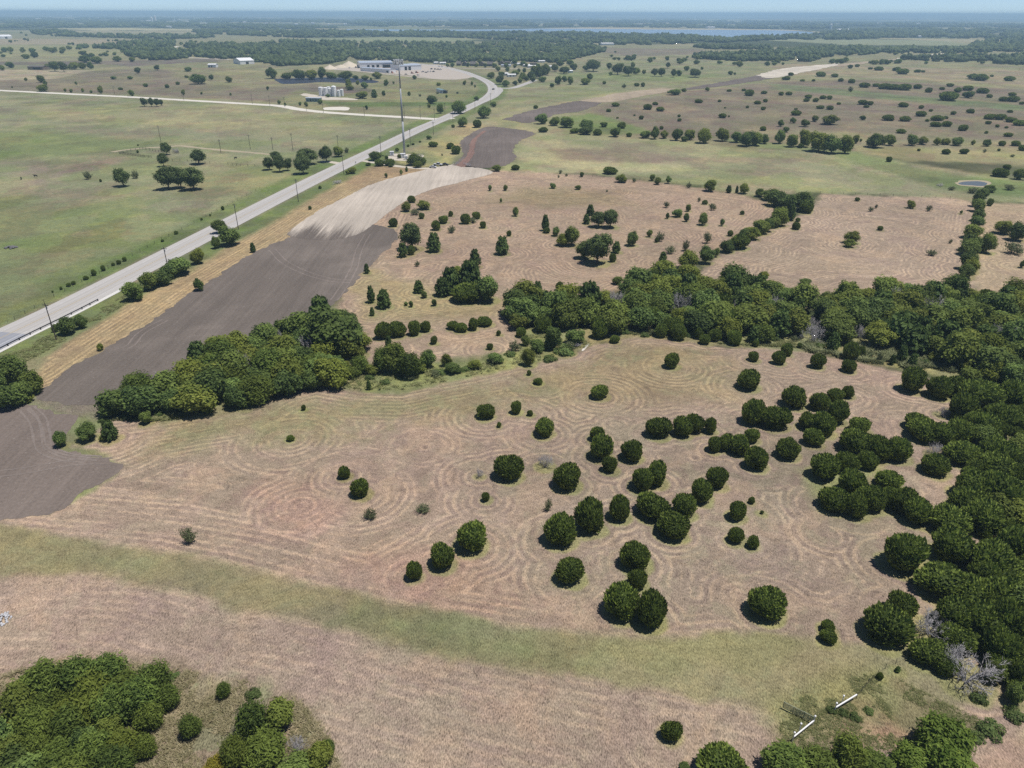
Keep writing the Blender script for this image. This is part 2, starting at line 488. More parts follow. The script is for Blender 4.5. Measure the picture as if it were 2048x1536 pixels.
PLANTS['treeline'] = ('in the back pasture treeline', '''1083 236 24 20 D;1086 259 20 10 J;1110 242 22 16 D;1134 243 30 20 D;1149 261 20 10 J;1172 260 30 14 D;1172 248 30 18 D;1196 264 20 12 J;1208 248 18 10 D;1243 250 17 13 J;1231 263 22 18 D;1258 269 12 9 J;1291 268 24 14 D;1311 264 20 24 D;1323 255 9 7 J;1328 268 18 16 Y;
1354 268 22 22 D;1379 268 24 20 D;1408 270 32 28 D;1369 277 16 10 D;1446 268 28 24 D;1474 273 24 20 D;1494 276 30 28 D;1514 276 26 26 D;1529 277 20 18 D;1561 272 24 26 D;1585 280 24 24 D;1611 275 26 32 D;1641 282 44 36 D;1666 287 40 34 D;1694 287 28 34 D;1602 291 10 10 J;1712 277 13 17 D;1722 280 6 12 Y;1753 280 38 26 D;1781 279 24 20 D;1826 279 22 20 D;1846 280 24 16 Y;1875 282 16 14 D;1893 282 20 13 Y;1916 282 24 16 D;1947 284 10 10 Y;1975 285 16 13 D;2005 286 14 11 J;2032 286 18 11 J;2045 295 14 12 J''')
PLANTS['pond'] = ('around the stock pond', '''1838 299 7 6 J;1893 302 18 12 J;1929 301 17 13 J;1998 299 7 6 J;2026 310 14 6 P;1779 317 11 14 J;2001 343 32 20 J;2015 332 16 12 J;2040 345 26 24 D;1981 375 24 16 D;1948 378 30 10 P;1970 300 10 9 P;1905 375 20 8 P;2020 372 30 14 P''')
PLANTS['upland'] = ('on the brushy upland pasture', '''1592 224 22 12 J;1592 217 8 4 J;1587 239 14 12 D;1631 235 14 14 D;1611 244 20 16 D;1662 236 38 22 Y;1562 244 14 15 D;1573 257 13 13 D;1726 234 13 10 D;1778 234 26 11 J;1811 236 23 12 J;1803 261 20 10 J;1843 226 24 12 J;1843 213 11 8 J;1862 220 8 6 J;1875 234 26 13 J;1892 234 10 7 J;1873 247 23 11 J;1895 246 20 13 J;1927 254 19 14 J;1855 240 8 6 J;1942 221 17 10 J;1907 225 12 8 J;1981 232 24 12 J;2001 232 22 14 J;2022 238 22 12 J;2040 244 26 12 J;1977 244 11 8 J;1995 251 9 7 J;2017 268 19 9 J;1973 264 8 6 J;2013 254 8 5 J;2021 222 12 6 J;
1727 203 22 11 J;1741 205 12 10 J;1808 208 22 9 J;1617 192 16 8 J;1646 193 15 9 J;1660 194 12 9 J;1613 199 14 8 J;1632 199 14 9 J;1661 214 16 10 J;1641 213 16 6 J;1678 206 9 6 J;1733 212 12 6 J;1563 186 12 9 J;1578 186 15 8 J;1702 176 14 14 P;1730 169 22 8 J;1753 169 16 8 J;1770 171 26 12 J;1786 172 26 13 J;1808 172 30 14 J;1836 172 18 10 J;1858 179 16 11 J;1885 176 12 7 J;1901 169 14 8 J;1917 178 15 12 J;1936 175 22 10 J;1965 180 24 9 J;1938 187 24 15 D;1898 190 40 9 J;1980 191 13 8 J;2008 197 20 8 J;2026 196 26 10 J;2044 205 10 7 J;2025 187 16 6 J;
1703 161 14 10 J;1682 159 12 8 J;1573 155 18 6 J;1582 147 12 8 J;1643 147 22 10 J;1758 136 18 9 J;1741 136 10 5 J;1793 137 18 9 J;1806 141 26 9 J;1835 141 14 7 J;1847 142 9 5 J;1701 132 10 9 J;1715 130 10 7 J;1946 151 24 10 D;1961 153 30 8 J;1984 151 8 5 J;2020 156 22 9 J;1605 160 10 5 J;1627 160 8 5 J;1670 150 16 6 J''')
PLANTS['midpasture'] = ('beyond the back pasture treeline', '''1231 208 18 9 J;1296 212 21 13 J;1311 206 13 7 J;1321 217 19 10 J;1217 220 11 7 J;1398 201 17 9 J;1439 201 8 6 J;1516 204 15 8 J;1531 200 10 8 J;1495 213 7 6 J;1527 216 11 8 J;1446 230 17 11 J;1358 231 7 6 J;1283 234 11 9 J;1359 239 9 7 J;1527 256 15 10 J;1071 213 10 8 J;1368 179 13 8 D;1349 182 26 7 D;1415 177 10 9 D;1459 180 11 6 J;1488 179 9 6 J;1500 184 20 14 J;1528 184 14 7 J;1235 235 6 4 J;1269 230 5 4 J;1450 215 5 3 J;1458 232 5 4 J''')
PLANTS['grove'] = ('in groves near the cottages', '''1187 128 32 18 O;1174 134 18 10 D;1219 130 12 12 O;1236 135 24 18 O;1257 139 24 16 O;1273 141 16 12 D;1266 130 10 12 D;1288 143 9 8 D;1310 142 16 13 O;1324 142 16 14 O;1347 144 12 13 O;1358 145 14 11 D;1391 144 26 12 O;1373 136 13 9 D;1336 129 11 9 O;1360 124 12 7 D;1255 115 12 9 D;1268 115 9 8 D;1180 152 14 13 O;1141 160 13 15 D;1129 157 12 11 D;1116 160 15 16 D;1171 162 22 12 D;1209 165 9 6 J;1248 171 13 9 P;1274 169 13 6 J;1286 169 10 8 J;1221 147 9 7 D;1404 136 6 6 D;1461 145 11 8 D;1470 147 6 5 D;1300 119 12 10 D;1334 116 10 8 D;1364 121 10 8 D;
1000 157 18 15 O;982 150 18 12 D;1012 166 16 12 D;1003 147 16 9 D;1030 146 18 10 D;1030 165 10 9 D;1045 152 16 14 D;1062 150 18 16 D;1080 143 24 22 D;1092 138 22 20 D;1070 140 20 18 D;1085 158 18 10 D;1015 138 9 9 D;1038 140 7 8 O;1049 140 8 10 O;1128 138 24 12 O;1147 132 18 12 D;1104 170 10 8 D;996 137 12 9 D;905 129 9 8 D;936 129 8 8 D;953 130 8 7 D;971 130 8 8 D;989 130 10 9 D;1012 130 10 9 D;1030 131 9 8 D;1046 126 12 9 D;1030 122 12 9 D;1053 130 8 7 D;1076 131 9 8 D;895 130 8 7 D;1040 160 12 9 D;1052 156 12 10 D;1066 158 12 9 D;1110 134 16 12 O;1120 126 16 10 D;1140 124 16 10 D;960 123 12 9 D;1000 121 14 9 D''')
PLANTS['leftpasture'] = ('in the grazed cattle pasture', '''331 294 22 20 O;351 301 14 10 X;324 316 22 22 O;394 310 34 24 O;332 350 46 38 O;357 350 32 34 O;382 349 46 40 O;242 350 32 30 O;269 347 22 18 P;174 349 22 18 P;201 361 5 7 J;287 202 15 14 O;301 202 12 15 O;312 203 13 13 O;321 203 9 11 O;
552 310 24 20 O;537 323 24 22 O;557 324 24 26 O;574 326 19 20 O;612 307 46 28 O;604 325 34 30 O;651 304 30 26 O;676 302 22 20 D;693 299 14 12 P;275 303 5 6 J;276 290 4 3 J''')
PLANTS['leftupland'] = ('beyond the white gravel road', '''81 157 16 13 D;90 165 8 9 J;85 175 24 10 Y;51 158 7 7 Y;200 179 12 16 D;241 177 10 5 J;262 185 12 12 D;291 170 10 7 J;334 172 10 7 J;355 166 9 6 J;260 155 12 6 D;395 157 36 12 D;422 154 11 10 D;457 158 14 12 Y;366 184 8 12 D;274 139 14 11 O;313 134 10 9 O;376 138 16 8 D;107 130 20 16 O;93 132 10 10 Y;125 131 16 16 O;147 131 22 13 D;163 131 18 12 D;180 130 13 13 D;19 129 18 11 D;4 135 11 10 D;51 112 18 8 D;68 109 14 11 D;170 117 24 13 D;192 119 24 13 D;235 117 18 10 D;264 118 13 9 D;8 99 14 9 D;20 99 14 10 D;45 100 12 8 D;64 100 14 9 D;92 97 16 8 D;104 100 18 9 D;125 98 14 9 D;138 95 12 8 D;158 95 14 7 D;165 105 16 7 D;210 108 14 5 D;229 107 8 6 D;152 166 5 6 D;130 180 6 7 D;142 181 7 7 D;165 180 6 8 D;182 183 6 5 D;227 155 12 4 D;373 153 9 5 D;24 174 3 4 D;403 186 5 5 D;461 188 4 6 D''')
PLANTS['yardside'] = ('on scrub before the depot', '''697 166 13 20 D;729 170 14 12 D;772 165 10 12 D;543 145 24 20 D;573 151 24 12 D;597 148 30 18 D;622 148 28 18 D;643 144 18 22 D;662 150 24 9 D;691 150 32 14 D;730 155 18 9 D;753 150 22 10 Y;829 154 9 8 D;748 187 16 12 C;724 189 26 8 D;767 186 8 10 D;818 187 7 8 J;787 165 5 5 D;864 198 21 16 D;880 216 15 18 D;916 213 34 24 D;858 211 8 8 D;733 214 7 9 D;655 191 9 6 D;558 204 8 8 D;570 208 5 6 D;600 207 6 8 D;612 208 9 9 D;535 176 6 7 D;711 154 14 8 D;742 158 6 6 D;700 174 18 8 Y;715 165 8 8 D;840 190 8 6 P;875 185 10 5 P;893 192 6 6 D;915 185 9 4 P;929 165 8 8 D;944 166 6 9 D;950 172 4 8 D;877 168 10 6 D;953 196 12 8 D;640 203 10 9 D''')
PLANTS['tower'] = ('around the mast compound', '''751 311 30 18 D;758 325 20 14 J;779 324 22 14 J;736 328 11 7 J;828 318 32 22 F;845 322 16 14 F;794 299 9 7 J;816 291 6 5 J;826 288 7 4 J;840 283 5 4 J;858 274 11 8 D;866 288 20 11 J;901 291 18 12 J;912 299 22 17 J;704 340 20 12 D;695 344 10 8 D;813 338 7 9 C;802 344 8 13 D;772 350 7 10 D;640 374 7 7 J;781 331 10 6 J;884 309 6 5 P;773 314 8 8 D;799 312 10 8 F;836 328 20 10 F''')
PLANTS['roadside'] = ('along the highway verge', '''925 243 22 18 D;954 247 20 15 J;906 252 8 6 J;967 223 30 22 D;987 208 14 10 D;439 452 30 26 D;457 470 46 38 D;430 484 18 24 D;394 511 30 30 D;357 530 54 34 D;340 540 40 30 D;322 555 40 30 D;297 560 40 36 D;265 580 42 38 D;397 568 22 24 D;199 693 14 16 Y;130 650 38 36 D;160 642 24 28 D;505 495 14 18 C;110 655 14 16 D;
352 465 9 7 J;325 481 7 5 J;249 518 10 9 J;237 524 10 9 J;226 528 8 7 J;206 536 10 12 J;187 545 11 14 J;171 555 12 9 J;147 565 10 8 J;137 569 10 8 J;122 576 6 8 J;445 416 7 9 J;105 583 4 6 J;420 430 4 5 J;403 438 5 5 J;620 415 8 8 J''')
PLANTS['corner'] = ('beside the brown ploughed patch', '''20 735 60 56 D;62 762 46 46 D;15 790 60 50 D;40 780 50 44 D;-15 760 50 60 D;50 795 30 20 Y''')
PLANTS['fray'] = ('fringing the woods', '''205 838 22 12 S;250 832 20 12 S;320 824 26 12 S;372 815 24 12 S;420 806 26 12 Y;460 802 22 10 S;505 792 24 12 S;548 780 22 12 S;600 764 26 14 Y;655 760 24 12 S;700 752 22 12 P;740 752 26 14 S;690 728 24 14 Y;770 762 26 12 S;820 752 30 14 P;880 742 30 14 S;930 736 26 12 S;985 722 30 14 P;1020 706 28 14 S;1015 628 26 20 D;1030 612 24 18 Y;1075 572 22 16 C;1120 572 18 18 J;1160 578 18 14 D;1235 560 22 16 D;1268 545 20 18 C;1450 548 22 14 D;1530 548 20 12 Y;1610 562 24 12 D;1690 572 22 12 Y;1760 560 22 12 D;1250 662 22 12 S;1305 664 22 14 P;1380 668 20 12 S;1550 674 28 14 S;1590 676 24 14 P;1640 690 24 12 S;1740 706 26 12 P;1850 722 24 14 S;705 742 36 26 F;745 738 36 24 Y;835 735 34 22 D;870 745 30 16 P;905 735 36 20 D;950 728 30 20 Y;990 715 34 22 D;1030 690 34 24 P;1075 690 34 26 D;1100 715 34 18 S;1140 690 34 18 P;680 745 30 22 D;1905 738 26 14 P;1965 765 24 14 S''')
PLANTS['brush'] = ('in the brushy front corner', '''445 1380 30 34 F;380 1450 44 50 F;290 1490 44 50 F;505 1385 36 26 S;500 1440 70 76 F;560 1425 60 66 D;530 1500 90 80 F;470 1500 60 70 F;590 1490 44 44 X;640 1510 60 60 D;655 1495 30 30 F;600 1535 80 50 D;430 1530 60 40 U;28 1452 34 44 U;40 1365 26 18 S;15 1395 30 22 S;345 1350 30 16 S;20 1420 30 16 S''')

_q = random.Random(77)
def far_scatter(n, x0, x1, y0, y1):
    out = []
    while len(out) < n:
        y = y0 + (y1 - y0) * _q.random() ** 0.8
        x = _q.uniform(x0, x1)
        k = max(1, int(_q.expovariate(0.5)))
        for _ in range(min(k, 5)):
            w = (3.0 + (y - 55) * 0.11) * _q.uniform(0.6, 1.4)
            out.append('%.1f %.1f %.1f %.1f D' % (x, y + _q.uniform(-0.4, 0.4), w, w * _q.uniform(0.45, 0.75)))
            x += w * _q.uniform(0.6, 1.6)
    return ';'.join(out[:n])
PLANTS['farleft'] = ('in the far left fields', far_scatter(85, -20, 420, 63, 112))
PLANTS['farright'] = ('in the far brushy country', far_scatter(75, 1190, 2050, 92, 128))

KINDS = {   # clearance under the crown (share of the height), height/width limits
    'J': (0.0, 0.5, 1.2), 'D': (0.06, 0.5, 1.3), 'O': (0.2, 0.5, 1.2), 'C': (0.04, 0.9, 1.7), 'P': (0.03, 0.5, 1.2), 'Y': (0.03, 0.6, 1.2),
    'X': (0.0, 0.6, 1.2), 'F': (0.05, 0.6, 1.2), 'W': (0.02, 0.8, 1.3), 'S': (0.0, 0.35, 0.8), 'U': (0.03, 0.6, 1.2)}


def solve(cx, cy, w, h, k):
    """a crown's pixel box -> base point, crown radius and plant height in metres"""
    clr, lo, hi = KINDS[k]
    ht = 4.0
    for _ in range(6):
        zc = ht * (1 + clr) / 2
        p = G(cx, cy, zc)
        s = pxm(p)
        a = w / 2 / s
        th = math.atan2(CAM_H - zc, math.hypot(p.x, p.y))
        b = h / 2 / s
        c = math.sqrt(max(b * b - (a * math.sin(th)) ** 2, (0.3 * a) ** 2)) / math.cos(th)
        c = min(max(c, lo * a), hi * a)
        ht = 2 * c / (1 - clr)
    return (p.x, p.y, a * 0.92, ht * 0.95)


TREES = []              # (area, kind, x, y, radius, height, pixel x, pixel y, pixel width)
for area, (_, txt) in PLANTS.items():
    for e in txt.replace('\n', '').split(';'):
        cx, cy, w, h, k = e.split()
        x, y, a, ht = solve(float(cx), float(cy), float(w), float(h), k)
        if area in ('upland', 'midpasture', 'pond'): ht *= 0.85
        TREES.append((area, k, x, y, a, ht, float(cx), float(cy), float(w)))

# woods one can see into tree by tree: outline of the canopy in the photograph, spacing in metres, kinds
WOODS = {
    'creekwood': ([(1010, 606), (1020, 590), (1065, 580), (1120, 585), (1190, 590), (1215, 580), (1290, 545), (1340, 527), (1400, 562), (1470, 556), (1560, 560), (1650, 577), (1720, 584), (1780, 570), (1900, 562), (2010, 572), (2130, 590),
                   (2130, 770), (2048, 752), (1990, 735), (1940, 725), (1880, 690), (1800, 672), (1700, 658), (1640, 664), (1540, 658), (1440, 650), (1370, 645), (1290, 648), (1240, 645), (1215, 640), (1150, 636), (1090, 640), (1030, 634)], 5.6, 'DDDDCDJYDFDDCDX'),
    'ploughwood': ([(200, 808), (235, 765), (258, 738), (310, 745), (366, 728), (382, 694), (450, 684), (512, 655), (590, 636), (622, 614), (690, 618), (722, 655), (728, 688), (690, 706), (688, 740), (640, 750), (560, 768), (490, 785), (430, 794), (330, 806), (260, 818), (215, 815)], 5.2, 'DDDDDCYDFDX'),
    'edgewood': ([(1890, 800), (1960, 770), (2150, 760), (2150, 1420), (2030, 1400), (2000, 1300), (1960, 1260), (1930, 1210), (1950, 1140), (1935, 1060), (1965, 985), (1925, 930), (1960, 880)], 3.6, 'JJJJJJD'),
    'frontwood': ([(-40, 1460), (60, 1370), (105, 1345), (180, 1335), (260, 1335), (335, 1345), (350, 1385), (300, 1440), (262, 1470), (262, 1560), (200, 1640), (-40, 1640)], 3.0, 'FFDFDF'),
}
_r = random.Random(11)
for area, (poly, sp, kinds) in WOODS.items():
    zc = {'frontwood': 2.8, 'edgewood': 2.2}.get(area, 4.5)
    gp = Gp(poly, zc)
    xs = [p.x for p in gp]; ys = [p.y for p in gp]
    have = [(t[2], t[3]) for t in TREES]
    got = []
    U = np.random.RandomState(len(area)).uniform(size=(9000, 2))
    CX = min(xs) + U[:, 0] * (max(xs) - min(xs)); CY = min(ys) + U[:, 1] * (max(ys) - min(ys))
    ok = sdf(gp, CX, CY) > sp * 0.2
    hv = np.array(have)
    for x, y in zip(CX[ok], CY[ok]):
        if got and np.min((np.array(got)[:, 0] - x) ** 2 + (np.array(got)[:, 1] - y) ** 2) < sp * sp * 0.72: continue
        if np.min((hv[:, 0] - x) ** 2 + (hv[:, 1] - y) ** 2) < sp * sp * 0.3: continue
        got.append((float(x), float(y)))
    for x, y in got:
        k = _r.choice(kinds)
        a = sp * _r.uniform(0.48, 0.92) * (0.75 if k in 'JX' else 1)
        ht = a * (_r.uniform(1.35, 2.0) if area != 'ploughwood' else _r.uniform(1.5, 2.0)) if area != 'frontwood' else a * _r.uniform(1.7, 2.3)
        if area == 'creekwood': ht = min(ht * 1.06, 9.5)
        P = Vector((x, y, ht / 2)); s = pxm(P)
        q = CAM_R.transposed() @ (P - Vector((0, 0, CAM_H)))
        px, py = 1024 - q.x / q.z * FPX, 768 + q.y / q.z * FPX
        TREES.append((area, k, x, y, a, ht, px, py, 2 * a * s))
# the two big dark crowns that stand out of the wood beside the ploughed field
for cx, cy, w, h, k in ((662, 662, 112, 92, 'D'), (640, 735, 90, 46, 'D'), (530, 668, 60, 50, 'D')):
    x, y, a, ht = solve(cx, cy, w, h, k)
    TREES.append(('ploughwood', k, x, y, a, ht, cx, cy, w))

# ------------------------------------------------------------------ roads: centre lines on the ground
HWY_PX = [(-160, 757), (0, 677), (128, 616), (256, 551), (384, 485), (512, 419), (600, 374), (685, 332), (760, 296), (830, 262), (895, 234), (945, 211), (972, 197), (985, 184), (984, 172), (972, 162), (950, 152), (925, 143), (895, 136), (865, 131), (820, 126)]
HWY = smooth_line(Gp(HWY_PX), 4.0)
GRAVEL = smooth_line(Gp([(-120, 176), (0, 181), (130, 187.5), (260, 194), (380, 201), (500, 208), (560, 212), (600, 219), (650, 224.5), (730, 230), (810, 234.5), (870, 238), (905, 236)]), 6.0)
DRIVE = smooth_line(Gp([(708, 323), (728, 322), (760, 327), (800, 333), (850, 337), (900, 332), (915, 328)]), 2.0)
RANCH = smooth_line(Gp([(225, 304), (250, 300), (290, 296), (330, 294), (360, 292), (400, 296), (440, 300), (500, 305), (545, 309)]), 3.0)
SPUR = smooth_line(Gp([(640, 323), (660, 324), (680, 327)]), 2.0)
SIDE = smooth_line(Gp([(985, 177), (1000, 176.5), (1025, 176), (1050, 168), (1070, 160)]), 4.0)
YARDRD = smooth_line(Gp([(640, 138), (700, 141), (780, 149), (840, 155), (900, 159), (935, 156)]), 5.0)
FARRD = smooth_line(Gp([(320, 103), (335, 99), (345, 95), (355, 93)]), 15.0)

# ------------------------------------------------------------------ the ground: one sheet to the horizon
def region_list():
    R = []
    def r(pts, rgb, soft=4, amp=4, stripe=None, green=None, fine=None):
        R.append((Gp(pts), rgb, soft, amp, stripe, green, fine))
    # far country
    r([(-400, 66), (420, 66), (620, 75), (1000, 84), (1400, 92), (2400, 100), (2400, 330), (-400, 330)], (150, 147, 116), 60, 90, 0, .5, .8)
    r([(-400, 92), (180, 90), (330, 104), (230, 112), (-400, 118)], (158, 156, 116), 20, 20)
    r([(-400, 76), (150, 78), (300, 80), (200, 88), (-400, 92)], (172, 158, 132), 20, 20)
    r([(-400, 118), (60, 124), (300, 120), (420, 118), (440, 124), (200, 128), (-400, 134)], (128, 118, 108), 8, 8)
    r([(150, 124), (420, 117), (450, 121), (260, 133)], (134, 124, 114), 8, 8)
    r([(-400, 138), (60, 140), (190, 140), (110, 158), (-400, 172)], (176, 164, 142), 6, 8)
    r([(110, 158), (190, 142), (480, 134), (620, 166), (700, 200), (560, 206), (380, 195), (130, 184), (-400, 178), (-400, 172)], (140, 131, 112), 8, 14, 0, .4, 1)
    r([(330, 138), (480, 134), (560, 150), (600, 170), (480, 178), (360, 160)], (152, 146, 115), 8, 14)
    r([(560, 207), (590, 176), (700, 170), (930, 163), (962, 180), (960, 200), (890, 233), (650, 222)], (145, 143, 108), 8, 12, 0, .6, 1)
    r([(590, 176), (640, 172), (720, 175), (760, 182), (700, 186), (620, 184)], (128, 118, 106), 6, 10)
    r([(640, 203), (700, 204), (930, 204), (905, 213), (720, 213), (660, 211)], (112, 128, 80), 4, 6)
    # pasture between the gravel road and the highway
    r([(-400, 178), (130, 190), (380, 203), (600, 221), (885, 238), (700, 318), (500, 412), (250, 540), (0, 664), (-400, 860)], (150, 149, 120), 4, 6, 0, .85, 1)
    r([(60, 210), (420, 212), (620, 236), (700, 262), (640, 280), (420, 262), (200, 244), (40, 232)], (163, 158, 124), 25, 20, 0, .5)
    r([(-400, 262), (60, 262), (250, 276), (330, 284), (300, 300), (120, 320), (-400, 330)], (132, 142, 98), 15, 15)
    r([(40, 330), (170, 315), (250, 320), (130, 350), (60, 370)], (150, 138, 122), 10, 10)
    r([(330, 360), (520, 335), (640, 330), (560, 372), (400, 400)], (150, 148, 112), 10, 10)
    r([(-400, 400), (60, 395), (200, 420), (330, 440), (240, 520), (0, 640), (-400, 830)], (134, 142, 102), 22, 20, 0, 1)
    r([(90, 470), (250, 440), (300, 470), (160, 540), (60, 560)], (146, 146, 108), 10, 10, 0, 1)
    # verges
    # mown strip between the highway and the ploughed field
    r([(40, 745), (110, 700), (180, 655), (330, 562), (480, 480), (590, 412), (700, 347), (760, 332), (860, 338), (985, 346), (800, 372), (640, 440), (560, 490), (420, 570), (330, 630), (220, 700), (150, 735), (90, 790), (20, 800)], (178, 158, 124), 1.2, 2.0, .9, .1, 1)
    r([(690, 348), (720, 332), (860, 336), (880, 342), (760, 372), (700, 380)], (170, 148, 118), 3, 3, .8)
    r([(790, 322), (830, 298), (880, 272), (930, 248), (965, 240), (1008, 252), (935, 275), (920, 300), (900, 328), (840, 336)], (176, 166, 124), 3, 4, 0, .35, 1)
    r([(820, 310), (850, 305), (885, 315), (870, 328), (835, 330)], (140, 142, 108), 3, 4)
    # pasture behind the mown field
    r([(985, 346), (1030, 318), (1030, 300), (1080, 265), (1250, 275), (1540, 300), (1700, 308), (1850, 330), (2300, 400), (2300, 420), (1945, 402), (1640, 386), (1500, 392), (1400, 372), (1180, 349)], (158, 155, 124), 4, 6, 0, .7, 1)
    r([(1030, 274), (1110, 280), (1250, 300), (1420, 335), (1380, 352), (1180, 345), (1040, 320), (1032, 300)], (176, 170, 134), 10, 14, .15, .4)
    r([(1080, 298), (1250, 298), (1400, 318), (1300, 328), (1120, 316)], (150, 138, 118), 8, 10, .1)
    r([(960, 242), (1020, 222), (1100, 200), (1200, 185), (1330, 174), (1330, 180), (1200, 196), (1080, 218), (1030, 240), (1080, 262), (1030, 268), (975, 255)], (168, 160, 128), 5, 5)
    # brushy upland
    r([(1120, 236), (1220, 208), (1350, 186), (1540, 165), (1700, 158), (2400, 200), (2400, 330), (2048, 312), (1850, 300), (1700, 300), (1540, 296), (1250, 268)], (140, 130, 112), 10, 14, 0, .4, 1)
    r([(1500, 262), (1700, 262), (2048, 280), (2300, 300), (2300, 320), (1900, 312), (1720, 300), (1560, 285)], (150, 143, 116), 12, 14)
    r([(1690, 292), (1860, 296), (2300, 325), (2300, 350), (2000, 328), (1800, 320)], (168, 160, 120), 6, 8)
    r([(1100, 238), (1180, 227), (1240, 240), (1310, 268), (1200, 271), (1120, 256)], (122, 136, 90), 5, 6)
    r([(1410, 272), (1600, 292), (1730, 305), (1660, 305), (1500, 292)], (130, 140, 98), 4, 5)
    r([(1640, 302), (1720, 306), (1850, 338), (1960, 356), (2300, 385), (2300, 412), (1950, 388), (1860, 372), (1760, 342)], (128, 140, 98), 5, 8, 0, .6)
    r([(1540, 168), (1640, 174), (1800, 190), (2300, 232), (2300, 242), (1800, 202), (1640, 186), (1540, 178)], (126, 136, 102), 8, 8)
    r([(1520, 126), (1700, 132), (2048, 140), (2300, 160), (2300, 185), (1900, 165), (1640, 150), (1560, 150)], (164, 152, 126), 14, 14)
    r([(990, 205), (1005, 170), (1150, 140), (1250, 118), (1400, 120), (1560, 128), (1500, 145), (1400, 165), (1200, 188), (1080, 212)], (150, 149, 117), 10, 12, 0, .8)
    r([(1100, 145), (1230, 146), (1450, 150), (1400, 160), (1180, 165)], (140, 148, 105), 12, 12)
    r([(1200, 96), (1400, 98), (1420, 108), (1260, 112), (1190, 105)], (142, 132, 116), 15, 15)
    r([(570, 80), (700, 82), (880, 85), (960, 79), (900, 75), (760, 74), (620, 77)], (150, 156, 118), 30, 30)
    r([(1510, 80), (1600, 84), (1700, 91), (1810, 90), (1960, 94), (1900, 82), (1760, 79), (1620, 77)], (152, 157, 125), 30, 30)
    r([(1780, 76), (2000, 80), (1960, 84), (1830, 79)], (176, 168, 138), 30, 30)
    r([(80, 57), (250, 56), (410, 58), (430, 61), (200, 61)], (190, 182, 142), 40, 40)
    r([(130, 68), (260, 70), (420, 69), (300, 72)], (158, 162, 122), 40, 40)
    # mown fields beyond the creek
    r([(680, 565), (715, 515), (735, 450), (775, 395), (870, 360), (985, 340), (1180, 350), (1400, 375), (1500, 394), (1545, 405), (1600, 420), (1530, 440), (1450, 490), (1400, 525), (1330, 550), (1240, 580), (1100, 600), (1010, 610), (1040, 640), (1056, 690), (960, 714), (840, 722), (690, 730), (680, 700), (735, 660), (670, 615)], (176, 155, 135), 2.5, 4, .75, .12, 1)
    r([(690, 570), (740, 540), (900, 585), (1010, 600), (1000, 630), (880, 640), (740, 640)], (172, 156, 122), 6, 6, .8, .25)
    r([(1040, 375), (1250, 385), (1250, 410), (1100, 415), (990, 400)], (162, 146, 118), 12, 10)
    r([(1395, 548), (1430, 512), (1520, 462), (1600, 432), (1632, 402), (1645, 388), (1900, 396), (1955, 405), (1960, 600), (1780, 620), (1650, 620), (1500, 610), (1380, 590)], (176, 157, 138), 2.5, 3, .8, .06, 1)
    r([(1950, 405), (2300, 410), (2300, 640), (1945, 610)], (180, 162, 136), 2.5, 3, .8, .06, 1)
    # creek grass
    r([(190, 840), (330, 815), (480, 795), (560, 770), (640, 755), (700, 735), (830, 735), (950, 728), (1060, 700), (1040, 660), (1100, 650), (1240, 650), (1440, 662), (1700, 672), (1860, 705), (1990, 770), (1900, 762), (1800, 738), (1650, 708), (1440, 692), (1290, 672), (1200, 684), (1110, 716), (965, 752), (800, 784), (720, 782), (640, 768), (560, 790), (500, 825), (330, 845)], (152, 150, 108), 2, 3, 0, .7, 1.2)
    r([(60, 800), (90, 785), (160, 798), (215, 812), (200, 842), (150, 834), (110, 824)], (138, 128, 114), 2, 2, 0, .35, 1.1)
    r([(-60, 720), (40, 700), (90, 720), (50, 770), (-60, 800)], (140, 136, 108), 2, 2, 0, .5, 1.1)
    # the near slope
    r([(150, 890), (230, 836), (330, 850), (500, 822), (560, 788), (640, 768), (720, 784), (800, 788), (965, 755), (1110, 720), (1200, 688), (1290, 674), (1440, 694), (1560, 698), (1650, 712), (1800, 742), (1900, 766), (2000, 820), (2300, 950), (2600, 2400), (-900, 2400), (-600, 1035), (100, 1035), (220, 955), (250, 930), (200, 905)], (172, 152, 135), 1.2, 2.5, .8, .15, 1)
    r([(330, 852), (560, 800), (720, 790), (900, 785), (1100, 740), (1260, 690), (1400, 700), (1360, 750), (1100, 800), (800, 848), (560, 872), (300, 900)], (157, 144, 114), 8, 8, .7, .5)
    r([(1150, 740), (1450, 720), (1500, 800), (1300, 820), (1150, 800)], (166, 150, 122), 10, 8, .8, .3)
    r([(500, 990), (560, 950), (640, 960), (690, 1010), (640, 1060), (540, 1070)], (176, 150, 134), 4, 4)
    r([(900, 1090), (1010, 1150), (1100, 1210), (1000, 1240), (820, 1190), (700, 1120), (780, 1080)], (178, 151, 133), 5, 5)
    r([(1400, 1060), (1700, 1020), (1800, 1120), (1700, 1220), (1450, 1180)], (158, 141, 122), 6, 6, .9)
    r([(980, 900), (1200, 840), (1500, 830), (1800, 920), (1860, 1120), (1720, 1250), (1450, 1255), (1180, 1230), (1010, 1090)], (162, 145, 129), 12, 8, .9, .28)
    r([(1600, 940), (1760, 935), (1700, 990), (1640, 1000)], (150, 150, 105), 2, 2, 0, .8)
    r([(-600, 1150), (150, 1148), (300, 1170), (500, 1225), (700, 1262), (900, 1310), (1100, 1350), (1280, 1378), (1440, 1400), (1560, 1430), (1560, 1900), (-600, 1900)], (171, 153, 136), 3, 3, .45, .16, 1.1)
